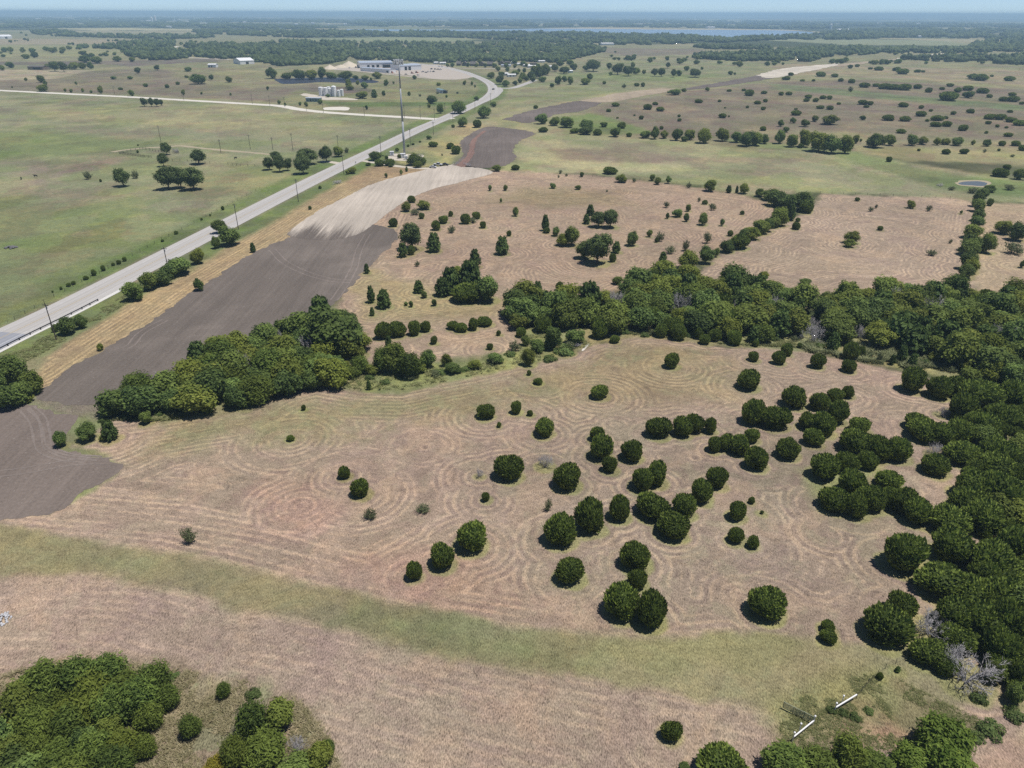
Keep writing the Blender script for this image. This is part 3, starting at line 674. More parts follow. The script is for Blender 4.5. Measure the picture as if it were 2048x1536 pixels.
    # unmown green band across the front
    r([(-600, 1060), (0, 1048), (60, 1062), (120, 1080), (300, 1095), (480, 1130), (700, 1185), (900, 1232), (1100, 1262), (1300, 1275), (1460, 1262), (1700, 1290), (1850, 1300), (1960, 1400), (1900, 1470), (1760, 1440), (1560, 1430), (1440, 1400), (1280, 1378), (1100, 1350), (900, 1310), (700, 1262), (500, 1225), (300, 1170), (150, 1148), (-600, 1150)], (148, 143, 112), 1.4, 2.0, .15, .3, 1)
    r([(150, 1120), (380, 1120), (700, 1200), (1050, 1290), (1150, 1330), (900, 1290), (600, 1225), (300, 1155)], (140, 140, 107), 3, 2.5, .05, .35)
    r([(1250, 1300), (1450, 1290), (1700, 1310), (1800, 1400), (1600, 1400), (1400, 1370)], (154, 146, 114), 4, 3)
    r([(-600, 1330), (0, 1345), (100, 1320), (200, 1310), (345, 1320), (400, 1345), (520, 1360), (600, 1400), (640, 1460), (690, 1560), (700, 1900), (-600, 1900)], (152, 142, 116), 1.6, 2, 0, .8, 1.3)
    r([(1540, 1390), (1640, 1350), (1760, 1340), (1880, 1400), (1960, 1450), (1880, 1500), (1700, 1470), (1560, 1480)], (142, 140, 102), 2.5, 2, 0, 1, 1.2)
    r([(1640, 1440), (1780, 1440), (1850, 1480), (1700, 1510)], (170, 150, 122), 2, 2, 0, .3)
    r([(1900, 1560), (1960, 1500), (2030, 1450), (2200, 1380), (2200, 1900), (1850, 1900)], (174, 154, 132), 1.5, 1.5, .1, .1)
    r([(1850, 1080), (1880, 1110), (1850, 1180), (1810, 1160), (1830, 1120)], (148, 146, 104), 1, 1, 0, .6)
    return R


def make_ground():
    th = np.concatenate([np.radians(np.linspace(70, 6, 520, endpoint=False)), np.radians(np.linspace(6, 0.105, 170))])
    rad = CAM_H / np.tan(th)
    az = np.radians(np.concatenate([np.linspace(-180, -60, 14, endpoint=False), np.linspace(-60, -44, 40, endpoint=False), np.linspace(-44, 44, 760, endpoint=False), np.linspace(44, 60, 40, endpoint=False), np.linspace(60, 180, 15)]))
    rad[0] = 0.02
    X = (rad[:, None] * np.sin(az)[None, :]); Y = (rad[:, None] * np.cos(az)[None, :])
    nr, na = X.shape
    V = np.stack([X.ravel(), Y.ravel(), np.zeros(nr * na)], 1)
    i = np.arange(nr - 1)[:, None] * na + np.arange(na - 1)[None, :]
    F = np.stack([i, i + na, i + na + 1, i + 1], -1).reshape(-1, 4)
    x = X.ravel(); y = Y.ravel(); rr = np.hypot(x, y)
    C = np.empty((len(x), 3)); 
    # default far country: woods and fields in patches
    p1 = fbm(x / 900 + 3, y / 900, 1, 4); p2 = fbm(x / 300, y / 300, 2, 3)
    wood = sstep(0.46, 0.54, p1 * 0.7 + p2 * 0.3)
    cw = np.array(alb(84, 92, 66)); cf = np.array(alb(168, 160, 128)); cg = np.array(alb(138, 142, 105))
    f2 = sstep(0.42, 0.58, fbm(x / 500 + 40, y / 500 + 9, 3, 3))[:, None]
    C[:] = (cf * f2 + cg * (1 - f2)) * (1 - wood[:, None]) + cw * wood[:, None]
    stripe = np.zeros(len(x)); green = np.full(len(x), 0.3); fine = np.full(len(x), 0.8)
    n8 = fbm(x / 9, y / 9, 4, 3) - 0.5; n40 = fbm(x / 60, y / 60, 5, 3) - 0.5; n2 = fbm(x / 2.2, y / 2.2, 6, 2) - 0.5
    for poly, rgb, soft, amp, st, gr, fi in region_list():
        px = [p[0] for p in poly]; py = [p[1] for p in poly]
        mg = soft + amp * 2
        sel = np.nonzero((x > min(px) - mg) & (x < max(px) + mg) & (y > min(py) - mg) & (y < max(py) + mg))[0]
        if len(sel) == 0: continue
        d = sdf(poly, x[sel], y[sel])
        nz = n8[sel] * 1.6 + n2[sel] * 0.6 if amp < 12 else n40[sel] * 2
        m = sstep(-soft, soft, d + nz * amp)[:, None]
        C[sel] = C[sel] * (1 - m) + np.array(alb(*rgb)) * m
        m = m[:, 0]
        for arr, v in ((stripe, st), (green, gr), (fine, fi)):
            if v is not None: arr[sel] = arr[sel] * (1 - m) + v * m
    # verges follow the highway
    near = np.nonzero((rr < 1600) & (x < 120))[0]
    dh = linedist([(p[0], p[1]) for p in HWY[::4]], x[near], y[near])
    vm = (sstep(22, 15, dh + n8[near] * 5) * (1 - sstep(900, 1500, rr[near])))[:, None]
    C[near] = C[near] * (1 - vm) + np.array(alb(122, 136, 88)) * vm
    stripe[near] *= 1 - vm[:, 0]; green[near] = np.maximum(green[near], vm[:, 0])
    vm = (sstep(8.6, 6.6, dh) * 0.7)[:, None]
    C[near] = C[near] * (1 - vm) + np.array(alb(150, 142, 124)) * vm
    # rows left by the mower: distance to whatever it had to steer round
    row = np.full(len(x), 500.0)
    f = np.nonzero((rr < 420) & (y > 0))[0]
    xf, yf = x[f], y[f]
    d = np.full(len(f), 500.0)
    grass = np.full(len(f), 99.0)
    for t in TREES:
        if t[0] in ('slope', 'ring', 'cluster', 'thicket', 'creekedge', 'field', 'hedge', 'rightfield') and t[1] != 'P' or t[0] == 'creekwood':
            q = np.hypot(xf - t[2], yf - t[3]) - t[4]
            if t[4] > 0.7: d = np.minimum(d, q)
            if t[0] != 'creekwood': grass = np.minimum(grass, q)
    for (cx, cy) in ((600, 1012), (850, 893), (1230, 850), (1650, 1070), (1480, 1190), (1390, 915)):    # rings left round nothing
        p = G(cx, cy); d = np.minimum(d, np.hypot(xf - p.x, yf - p.y) + 1.0)
    lines = [[(150, 870), (330, 848), (500, 822), (560, 788), (640, 770), (720, 784), (800, 786), (965, 753), (1110, 718), (1200, 686), (1290, 672), (1440, 690), (1650, 708), (1800, 740), (1900, 765)],
             [(-200, 1050), (120, 1080), (300, 1095), (480, 1130), (700, 1185), (900, 1232), (1100, 1262), (1300, 1275), (1460, 1262)],
             [(-300, 1150), (300, 1170), (500, 1225), (700, 1262), (900, 1310), (1100, 1350), (1300, 1385), (1560, 1430)],
             [(690, 565), (735, 520), (788, 462), (815, 405), (900, 376), (985, 347), (1180, 350), (1400, 375), (1500, 394)],
             [(1930, 560), (1945, 405)], [(1545, 405), (1450, 490), (1380, 540)], [(40, 745), (180, 655), (330, 562), (480, 480), (590, 412), (700, 347)]]
    for L in lines:
        d = np.minimum(d, linedist([(q.x, q.y) for q in Gp(L)], xf, yf))
    row[f] = d
    gm = (sstep(1.1, 0.2, grass + n2[f] * 1.2) * 0.75)[:, None]
    C[f] = C[f] * (1 - gm) + np.array(alb(150, 150, 102)) * gm
    stripe[f] *= 1 - gm[:, 0]
    # pasture patches: bleached, green and bare drifts some tens of metres across
    past = ((1 - np.clip(stripe * 1.5, 0, 0.85)) * sstep(3000, 1500, rr))[:, None]
    q1 = sstep(0.50, 0.60, fbm(x / 34 + 5, y / 34, 1, 4))[:, None] * past; q2 = sstep(0.52, 0.62, fbm(x / 26 + 50, y / 26 + 31, 3, 4))[:, None] * past
    q3 = sstep(0.52, 0.60, fbm(x / 20 - 9, y / 20 + 77, 4, 4))[:, None] * past
    C += (C * np.array([1.18, 1.14, 1.06]) - C) * q1
    C += (C * np.array([0.84, 0.95, 0.76]) - C) * q2 * (0.35 + 0.65 * np.clip(green, 0, 1))[:, None]
    C += (C * np.array([0.92, 0.84, 0.92]) - C) * q3
    # broad drift of tone over everything
    C *= (1 + (fbm(x / 35, y / 35, 2, 4) - 0.5) * 0.30)[:, None]
    me = mesh_np('ground', V, F)
    a = me.attributes.new('gcol', 'FLOAT_COLOR', 'POINT')
    a.data.foreach_set('color', np.concatenate([C, np.ones((len(x), 1))], 1).astype(np.float32).ravel())
    a = me.attributes.new('gmix', 'FLOAT_VECTOR', 'POINT')
    a.data.foreach_set('vector', np.stack([stripe, green, fine], 1).astype(np.float32).ravel())
    a = me.attributes.new('row', 'FLOAT', 'POINT')
    a.data.foreach_set('value', row.astype(np.float32))
    return me


def mat_ground():
    t = NT('field_ground')
    P = t.pos()
    col = t.attr('gcol'); mixv = t.attr('gmix', 'Vector'); row = t.attr('row', 'Fac')
    sep = t.n('SeparateXYZ'); t.l(mixv, sep.inputs[0])
    st, gr, fi = sep.outputs
    C = lambda n: t.math('SUBTRACT', n, 0.5)
    K = lambda x, k: t.math('MULTIPLY', x, k)
    A = lambda *a: a[0] if len(a) == 1 else t.math('ADD', a[0], A(*a[1:]))
    na = t.noise(t.mapv(P, (6.5, 2.4, 1), 0.55), 1.0, 2, 0.6)
    nb = t.noise(t.mapv(P, (6.0, 2.2, 1), -0.75), 1.0, 2, 0.6)
    nfine = t.math('MAXIMUM', na, nb)
    nclump = t.noise(P, 0.62, 5, 0.74, 0.8)
    nmid = t.noise(P, 0.15, 5, 0.62, 0.4)
    nbig = t.noise(P, 0.02, 4, 0.55, 0.2)
    ngr = t.noise(P, 0.30, 5, 0.70, 0.5)
    # mower rows: narrow windrows of straw, bare wheelings between, broader lanes over them
    rw = A(row, K(C(nmid), 1.1))
    s1 = t.math('SINE', K(rw, 2 * math.pi / 1.7))
    s2 = t.math('SINE', K(rw, 2 * math.pi / 5.3))
    cx = t.n('CombineXYZ'); t.l(K(rw, 0.27), cx.inputs[0])
    va = t.n('VectorMath', operation='ADD'); t.l(cx.outputs[0], va.inputs[0]); t.l(t.mapv(P, (0.03, 0.03, 0.03)), va.inputs[1])
    n1d = t.noise(va.outputs[0], 1.0, 2, 0.5)
    keep = t.step(t.noise(t.mapv(P, (1, 1, 1), 0.4), 0.05, 4, 0.6, 0.5), 0.38, 0.60)
    amp = t.math('MULTIPLY', t.step(n1d, 0.28, 0.56), t.math('ADD', 0.55, keep))
    brk = t.step(t.noise(P, 0.22, 3, 0.65), 0.36, 0.58)
    amp = t.math('MULTIPLY', amp, t.math('ADD', 0.25, K(brk, 0.9)))
    straw = t.step(A(t.math('MULTIPLY', s1, amp), K(C(nclump), 2.4)), 0.10, 0.95)
    bare = t.step(A(K(t.math('MULTIPLY', s1, amp), -0.9), K(C(nclump), -1.0), K(C(n1d), 1.0), K(t.math('MULTIPLY', s2, keep), 0.35)), 0.12, 0.95)
    c = t.mix(K(t.math('MULTIPLY', straw, st), 0.66), col, t.mix(1.0, col, (1.50, 1.43, 1.30), 'MULTIPLY'))
    c = t.mix(K(t.math('MULTIPLY', bare, st), 0.66), c, t.mix(1.0, col, (0.70, 0.67, 0.72), 'MULTIPLY'))
    lane = t.math('MULTIPLY', t.math('MULTIPLY', C(n1d), st), 0.95)
    c = t.scalec(c, t.math('ADD', 1.0, lane))
    # green growth in patches
    g1 = t.step(A(ngr, K(C(nbig), 1.2), K(C(nmid), 1.5)), 0.45, 0.60)
    lum = t.n('RGBToBW'); t.l(col, lum.inputs[0])
    gc = t.n('VectorMath', operation='SCALE'); gc.inputs[0].default_value = (0.78, 0.92, 0.48); t.l(lum.outputs[0], gc.inputs['Scale'])
    c = t.mix(K(t.math('MULTIPLY', g1, gr), 0.62), c, gc.outputs[0])
    # bleached and grey-brown patches
    g2 = t.step(t.noise(P, 0.07, 6, 0.70, 0.6), 0.50, 0.62)
    c = t.mix(K(t.math('MULTIPLY', g2, fi), 0.45), c, t.mix(1.0, col, (1.32, 1.24, 1.12), 'MULTIPLY'))
    g3 = t.step(t.noise(t.mapv(P, (1, 1, 1), 0.7), 0.06, 6, 0.70, 0.6), 0.51, 0.63)
    c = t.mix(K(t.math('MULTIPLY', g3, fi), 0.45), c, t.mix(1.0, col, (0.82, 0.77, 0.86), 'MULTIPLY'))
    # clumps and blades
    v = A(K(C(nclump), 1.15), K(t.math('SUBTRACT', nfine, 0.535), 3.2), K(C(ngr), 0.7))
    v = t.math('ADD', 1.0, t.math('MULTIPLY', v, fi))
    c = t.scalec(c, t.math('MINIMUM', t.math('MAXIMUM', v, 0.35), 1.7))
    t.base(c)
    t.b.inputs['Roughness'].default_value = 1.0
    t.b.inputs['Specular IOR Level'].default_value = 0.05
    t.bump(A(nclump, K(nfine, 0.6)), 0.5, 0.25)
    return t.m


gm = make_ground()
gm.materials.append(mat_ground())
ground = link(bpy.data.objects.new('ground', gm))
tag(ground, 'mown and grazed pasture land reaching to the horizon', kind='structure')


# ------------------------------------------------------------------ sheets laid on it
def sheet(name, pts_px, mat, z, label, jit=0.6, step=2.0, kind='structure'):
    gp = Gp(pts_px)
    out = []
    n = len(gp)
    sm = smooth_line([(p.x, p.y) for p in gp] + [(gp[0].x, gp[0].y)], step)[:-1]
    m = len(sm)
    for i, p in enumerate(sm):
        q = sm[(i + 1) % m]; d = Vector((q.x - p.x, q.y - p.y))
        if d.length < 1e-4: continue
        nn = Vector((-d.y, d.x)).normalized()
        k = float(fbm(np.array([p.x / 3.5]), np.array([p.y / 3.5]), 3, 3)[0] - 0.5) * 4 * jit
        k += float(vnoise(np.array([p.x * 1.3]), np.array([p.y * 1.3]), 5)[0] - 0.5) * 0.9 * jit
        out.append((p.x + nn.x * k, p.y + nn.y * k, z))
    from mathutils.geometry import tessellate_polygon
    tri = tessellate_polygon([[Vector(v) for v in out]])
    me = bpy.data.meshes.new(name)
    me.from_pydata(out, [], [tuple(f) for f in tri])
    bm = bmesh.new(); bm.from_mesh(me)
    for f in bm.faces:
        f.normal_update()
        if f.normal.z < 0: f.normal_flip()
    bm.to_mesh(me); bm.free()
    me.materials.append(mat)
    o = link(bpy.data.objects.new(name, me))
    return tag(o, label, kind=kind)


def strip(name, line, x0, x1, mat, z, label=None, parent=None, kind='structure', edge=0.0):
    """a band beside a centre line: offsets x0..x1 metres to its right"""
    V, F, U = [], [], []
    n = len(line); s = 0.0
    for i, p in enumerate(line):
        a = line[max(0, i - 1)]; b = line[min(n - 1, i + 1)]
        d = Vector((b.x - a.x, b.y - a.y)).normalized(); r = Vector((d.y, -d.x))
        if i: s += (p - line[i - 1]).length
        e0 = e1 = 0.0
        if edge:
            e0 = float(fbm(np.array([s / 4]), np.array([1.0]), 1, 2)[0] - 0.5) * edge * 2
            e1 = float(fbm(np.array([s / 4]), np.array([9.0]), 2, 2)[0] - 0.5) * edge * 2
        for e in (x0 + e0, x1 + e1):
            V.append((p.x + r.x * e, p.y + r.y * e, z)); U.append((e, s))
        if i: k = 2 * i; F.append((k - 2, k - 1, k + 1, k))
    me = bpy.data.meshes.new(name); me.from_pydata(V, [], F)
    uv = me.uv_layers.new(name='across')
    for lp in me.loops: uv.data[lp.index].uv = U[lp.vertex_index]
    me.materials.append(mat)
    o = link(bpy.data.objects.new(name, me), parent)
    if parent is None: tag(o, label, kind=kind)
    return o


def mat_soil(name, rgb, rz, light=1.25, lines=0.5, fade=None):
    t = NT(name)
    P = t.pos()
    K = lambda x, k: t.math('MULTIPLY', x, k)
    A = lambda *a: a[0] if len(a) == 1 else t.math('ADD', a[0], A(*a[1:]))
    C = lambda n: t.math('SUBTRACT', n, 0.5)
    streak = t.noise(t.mapv(P, (1.0, 0.035, 1.0), rz), 0.75, 4, 0.65, 0.3)
    wide = t.noise(t.mapv(P, (1.0, 0.10, 1.0), rz), 0.10, 4, 0.55, 0.4)
    big = t.noise(P, 0.022, 5, 0.6, 0.5)
    clod = t.noise(P, 1.5, 4, 0.72)
    speck = t.step(t.noise(P, 1.3, 2, 0.5), 0.70, 0.76)
    base = alb(*rgb)
    v = A(1.0, K(C(streak), 1.1 * lines), K(C(wide), 0.9 * lines), K(C(clod), 0.9), K(C(big), 0.5))
    c = t.scalec(base, t.math('MAXIMUM', v, 0.4))
    c = t.mix(K(t.step(big, 0.46, 0.64), 0.6), c, t.scalec(c, light))
    if fade:          # the near end of the pale strip is worked into the darker soil
        d0, d1, dark = fade
        sp = t.n('SeparateXYZ'); t.l(P, sp.inputs[0])
        along = A(K(sp.outputs[0], math.sin(ROADDIR)), K(sp.outputs[1], math.cos(ROADDIR)))
        f = t.step(A(along, K(C(streak), 46.0), K(C(wide), 40.0), K(C(clod), 14.0)), d0, d1)
        c = t.mix(f, t.scalec(alb(*dark), v), c)
    c = t.mix(K(speck, 0.5), c, alb(205, 196, 186))
    t.base(c); t.b.inputs['Roughness'].default_value = 1.0; t.b.inputs['Specular IOR Level'].default_value = 0.05
    t.bump(A(streak, clod), 0.5, 0.15)
    return t.m


def mat_gravel(name, rgb, rough_scale=0.5):
    t = NT(name)
    P = t.pos()
    a = t.noise(P, rough_scale, 5, 0.65); b = t.noise(P, 3.0, 3, 0.7)
    c = t.scalec(alb(*rgb), t.math('ADD', 0.72, t.math('ADD', t.math('MULTIPLY', a, 0.38), t.math('MULTIPLY', b, 0.18))))
    t.base(c); t.b.inputs['Roughness'].default_value = 1.0; t.b.inputs['Specular IOR Level'].default_value = 0.05
    return t.m


def mat_asphalt(name, rgb):
    t = NT(name)
    uv = t.n('UVMap', uv_map='across').outputs[0]
    sp = t.n('SeparateXYZ'); t.l(uv, sp.inputs[0])
    ax = t.math('ABSOLUTE', sp.outputs[0])
    # wheel paths worn darker, 0.9 m and 2.7 m from the centre line; paler shoulder
    w1 = t.step(t.math('ABSOLUTE', t.math('SUBTRACT', ax, 1.05)), 0.55, 0.1)
    w2 = t.step(t.math('ABSOLUTE', t.math('SUBTRACT', ax, 2.85)), 0.55, 0.1)
    sh = t.step(ax, 3.7, 4.1)
    P = t.pos()
    n1 = t.noise(P, 0.35, 4, 0.6); n2 = t.noise(P, 6, 2, 0.6)
    nl = t.noise(t.mapv(uv, (1.0, 0.02, 1.0)), 1.3, 3, 0.6)
    v = t.math('ADD', 0.86, t.math('ADD', t.math('MULTIPLY', n1, 0.12), t.math('ADD', t.math('MULTIPLY', n2, 0.06), t.math('MULTIPLY', nl, 0.16))))
    v = t.math('SUBTRACT', v, t.math('MULTIPLY', t.math('ADD', w1, w2), 0.10))
    v = t.math('ADD', v, t.math('MULTIPLY', sh, 0.03))
    t.base(t.scalec(alb(*rgb), v)); t.b.inputs['Roughness'].default_value = 0.85
    return t.m


def mat_water(name, rgb, rough=0.08):
    t = NT(name)
    t.base(alb(*rgb)); t.b.inputs['Roughness'].default_value = rough; t.b.inputs['Specular IOR Level'].default_value = 0.5
    t.b.inputs['IOR'].default_value = 1.33
    n = t.noise(t.mapv(t.pos(), (1, 2.5, 1)), 0.25, 3, 0.6)
    t.bump(n, 0.06, 0.3)
    return t.m


ROADDIR = math.atan2(HWY[60].x - HWY[20].x, HWY[60].y - HWY[20].y)
def _al(px, py):
    g = G(px, py)
    return g.x * math.sin(ROADDIR) + g.y * math.cos(ROADDIR)


M['asphalt'] = mat_asphalt('asphalt', (202, 198, 194))
M['asphalt_bridge'] = mat_asphalt('bridge_asphalt', (170, 172, 180))
M['line_white'] = mat_plain('white_road_paint', (228, 228, 228), 0.8, var=0.12, scale=0.5)
M['line_yellow'] = mat_plain('yellow_road_paint', (204, 182, 130), 0.8, var=0.12, scale=0.5)
M['gravel_white'] = mat_gravel('white_gravel', (240, 234, 222))
M['gravel_drive'] = mat_gravel('drive_gravel', (222, 212, 196))
M['gravel_yard'] = mat_gravel('yard_gravel', (205, 194, 182), 0.2)
M['track'] = mat_gravel('ranch_track', (190, 178, 152), 0.4)
M['soil_dark'] = mat_soil('dark_ploughed_soil', (126, 117, 110), ROADDIR, 1.3)
M['soil_light'] = mat_soil('pale_ploughed_soil', (206, 195, 182), ROADDIR, 1.08, 0.6, (_al(620, 476), _al(690, 446), (126, 117, 110)))
M['soil_left'] = mat_soil('brown_ploughed_soil', (140, 128, 120), -1.0, 1.2)
M['soil_far'] = mat_soil('far_dark_soil', (126, 116, 110), -0.5, 1.2)
M['soil_red'] = mat_soil('reddish_track_soil', (150, 122, 112), -0.2, 1.1)
M['soil_tan'] = mat_soil('tan_soil', (184, 168, 146), -0.8, 1.1)
M['soil_cream'] = mat_soil('cream_soil', (222, 212, 196), -0.8, 1.06)

sheet('ploughed_field', [(105, 765), (150, 730), (225, 690), (330, 622), (420, 562), (500, 508), (560, 482), (590, 470), (680, 452), (745, 448), (797, 466), (772, 500), (740, 532), (702, 572), (670, 604), (640, 640), (560, 680), (450, 720), (370, 760), (300, 790), (240, 806), (200, 812), (150, 808), (80, 800), (70, 785)], M['soil_dark'], 0.03, 'dark ploughed strip between the highway verge and the creek wood', 0.9, 0.8)
sheet('ploughed_field', [(572, 470), (600, 446), (640, 420), (690, 395), (740, 370), (800, 352), (860, 338), (920, 331), (985, 344), (930, 362), (860, 380), (812, 402), (772, 430), (735, 458), (700, 474), (660, 480), (610, 478)], M['soil_light'], 0.06, 'pale worked strip of soil running up to the mast compound', 0.4, 0.9)
sheet('ploughed_field', [(-160, 900), (-60, 850), (0, 815), (40, 804), (110, 824), (160, 832), (140, 862), (112, 884), (120, 902), (190, 912), (245, 928), (225, 952), (165, 985), (115, 1026), (30, 1038), (-160, 1044)], M['soil_left'], 0.03, 'brown ploughed patch rounding the corner of the slope', 0.7, 0.6)
sheet('ploughed_field', [(905, 330), (926, 310), (920, 285), (940, 268), (975, 254), (1030, 258), (1070, 267), (1042, 280), (1026, 300), (1032, 316), (1010, 331), (960, 336)], M['soil_far'], 0.06, 'dark curving soil patch behind the white pipe gate', 1.0)
sheet('soil_track', [(912, 331), (930, 316), (938, 300), (942, 282), (958, 268), (966, 262), (972, 263), (956, 276), (950, 292), (948, 308), (938, 322), (928, 334)], M['soil_red'], 0.10, 'reddish wheel track through the dark soil patch', 0.4)
sheet('ploughed_field', [(1003, 239), (1060, 222), (1150, 203), (1205, 204), (1160, 222), (1110, 230), (1062, 246), (1030, 243)], M['soil_far'], 0.10, 'dark soil strip beyond the back pasture, near end', 2.0, 6)
sheet('ploughed_field', [(1160, 202), (1200, 194), (1240, 186), (1330, 177), (1352, 180), (1290, 192), (1215, 205)], M['soil_tan'], 0.14, 'tan soil strip between two dark ones beyond the back pasture', 2.0, 8)
sheet('ploughed_field', [(1345, 181), (1440, 165), (1530, 149), (1556, 154), (1480, 167), (1400, 178)], M['soil_far'], 0.16, 'dark soil strip beyond the back pasture, far end', 2.0, 8)
sheet('ploughed_field', [(1512, 151), (1560, 138), (1640, 130), (1682, 127), (1660, 134), (1600, 146), (1545, 156)], M['soil_cream'], 0.2, 'cream bare strip on the rise beyond the upland brush', 3.0, 10)
sheet('ploughed_field', [(1665, 130), (1740, 122.5), (1796, 117.5), (1806, 118.5), (1745, 125), (1680, 133)], M['soil_tan'], 0.17, 'tan bare strip joining the two far cream strips', 3.0, 12)
sheet('ploughed_field', [(1790, 117), (1850, 110), (1890, 106), (1905, 108), (1860, 114), (1810, 119)], M['soil_cream'], 0.2, 'thin cream bare strip far off among dark brush', 3.0, 12)

M['soil_track'] = mat_soil('packed_soil_track', (146, 135, 128), ROADDIR, 1.1)
def tracks(px, gauge, label, z):
    ln = smooth_line(Gp(px), 1.5)
    o = strip('tyre_track', ln, -gauge / 2 - 0.25, -gauge / 2 + 0.25, M['soil_track'], z, label, edge=0.25)
    strip('wheel_line', ln, gauge / 2 - 0.25, gauge / 2 + 0.25, M['soil_track'], z, parent=o, edge=0.25)
tracks([(735, 468), (718, 500), (710, 530), (690, 570), (668, 600)], 2.4, 'pale paired tyre track down the dark ploughed strip', 0.045)
tracks([(545, 500), (570, 525), (610, 545), (660, 560), (705, 563)], 2.6, 'pale paired tyre track curving across the dark ploughed strip', 0.05)
tracks([(330, 640), (285, 665), (262, 690), (240, 700)], 2.2, 'faint paired tyre track at the lower end of the dark strip', 0.047)
tracks([(48, 818), (66, 838), (76, 862), (78, 884), (90, 902), (120, 914), (175, 920)], 2.0, 'pale paired tyre track curving over the brown patch', 0.045)
tracks([(60, 815), (84, 838), (92, 865), (92, 885), (104, 900), (140, 912), (200, 917)], 1.6, 'second tyre track curving inside the first on the brown patch', 0.05)
tracks([(-20, 950), (60, 940), (140, 925), (220, 922)], 2.4, 'straight tyre track along the lower brown patch', 0.055)
strip('highway', HWY, -6.2, 6.2, M['asphalt'], 0.08, 'pale two-lane highway running up to the bend by the depot')
for e, m_, nm in ((-3.75, 'line_white', 'edge_line'), (3.75, 'line_white', 'edge_line'), (-0.17, 'line_yellow', 'centre_line'), (0.17, 'line_yellow', 'centre_line')):
    strip(nm, HWY, e - (0.09 if 'edge' in nm else 0.06), e + (0.09 if 'edge' in nm else 0.06), M[m_], 0.095, parent=bpy.data.objects['highway'])
BR = [p for p in HWY if p.y < G(30, 662).y]
strip('bridge_deck', BR, -6.3, 6.3, M['asphalt_bridge'], 0.092, 'greyer bridge deck of the highway beside the guard rail')
strip('highway_turning_lane', smooth_line(Gp([(962, 205), (985, 195), (996, 186), (1000, 180), (996, 175)]), 4), -5, 4, M['asphalt'], 0.07, 'widened paving at the highway junction on the bend')
strip('gravel_road', GRAVEL, -6.0, 6.0, M['gravel_white'], 0.06, 'white gravel road crossing the pasture to the highway', edge=0.8)
strip('gravel_driveway', DRIVE, -2.4, 2.4, M['gravel_drive'], 0.05, 'pale gravel driveway into the mast compound', edge=0.6)
strip('ranch_track', RANCH, -2.2, 2.2, M['track'], 0.04, 'faint pale track past the cattle pen', edge=1.2)
strip('gravel_spur', SPUR, -2.6, 2.6, M['gravel_drive'], 0.045, 'short pale gravel apron opposite the mast compound', edge=0.6)
strip('side_road', SIDE, -4.5, 4.5, M['asphalt'], 0.06, 'pale side road leaving the bend towards the cottages')
strip('side_road', smooth_line(Gp([(900, 136), (940, 136.5), (980, 137), (1030, 137.5), (1080, 137)]), 8), -5, 5, M['gravel_yard'], 0.09, 'pale lane along the front of the cottages')
strip('depot_lane', YARDRD, -4, 4, M['gravel_yard'], 0.06, 'dirt lane along the front of the depot yard')
strip('far_lane', FARRD, -10, 10, M['gravel_white'], 0.2, 'pale curving lane far off among trees', edge=2)
strip('far_lane', smooth_line(Gp([(372, 115), (410, 117), (462, 119.5)]), 12), -9, 9, M['gravel_yard'], 0.2, 'pale lane along the dark field to the white barn', edge=1)
sheet('depot_yard', [(640, 137), (700, 131), (790, 132), (870, 129), (905, 136), (935, 147), (948, 153), (920, 158), (870, 157), (800, 149), (700, 141)], M['gravel_yard'], 0.05, 'pale gravel yard of the depot inside the bend', 2, 8)
sheet('mast_compound', [(772, 316), (784, 308), (815, 308), (846, 310), (843, 318), (820, 322), (790, 321)], M['gravel_drive'], 0.05, 'white gravel pad under the mast', 0.3, 2)
sheet('bare_pad', [(648, 220), (650, 215), (692, 214), (699, 219), (690, 221)], M['gravel_white'], 0.07, 'white gravel pad with small plant beside the gravel road', 0.8, 4)
sheet('bare_pad', [(600, 190), (612, 187), (660, 194), (700, 196), (715, 200), (680, 200), (640, 199)], M['gravel_drive'], 0.06, 'pale bare ground around the storage tanks', 1.0, 4)
M['pond_liner'] = mat_water('pond_liner', (64, 68, 82), 0.5)
M['lake_water'] = mat_water('lake_water', (158, 178, 192), 0.2)
M['pond_water'] = mat_water('pond_water', (110, 116, 118), 0.35)
sheet('lined_pond', [(547, 158), (580, 157), (620, 156), (650, 155), (700, 156), (735, 159), (757, 163), (745, 166), (710, 165), (690, 166), (650, 164), (600, 167), (568, 168), (556, 164)], M['pond_liner'], 0.12, 'dark lined settling pond behind the storage tanks', 1, 8)
sheet('stock_pond_bank', [(1910, 366), (1924, 361), (1960, 360.5), (1982, 364), (1980, 371), (1966, 375), (1948, 373), (1922, 371)], M['track'], 0.03, 'bare tan bank round the small stock pond', 0.6, 2)
sheet('stock_pond', [(1916, 366.5), (1928, 363.5), (1958, 363), (1976, 366), (1972, 370.5), (1962, 372.5), (1945, 371), (1924, 369.5)], M['pond_water'], 0.06, 'small stock pond in the green pasture by the hedgerow', 0.5, 2)
LAKE = [(690, 58.6), (760, 58.8), (880, 59.4), (1000, 58.8), (1100, 57.4), (1240, 58.4), (1330, 59.4), (1440, 60), (1560, 61), (1620, 64.5), (1622, 67.5), (1590, 69.5), (1545, 72), (1490, 74.2), (1435, 76.5), (1405, 73), (1372, 69), (1300, 67.6), (1200, 66.4), (1120, 63.6), (1000, 62.6), (900, 62.2), (800, 62.6), (700, 61.6)]
sheet('lake', LAKE, M['lake_water'], 0.9, 'long pale blue lake below the far shore', 4, 60)
sheet('lake', [(528, 57), (560, 56.2), (600, 56.6), (604, 58), (560, 58.4)], M['lake_water'], 0.9, 'small arm of the lake seen beyond the woods', 4, 60)
M['shore'] = mat_gravel('lake_shore', (200, 188, 160), 0.02)
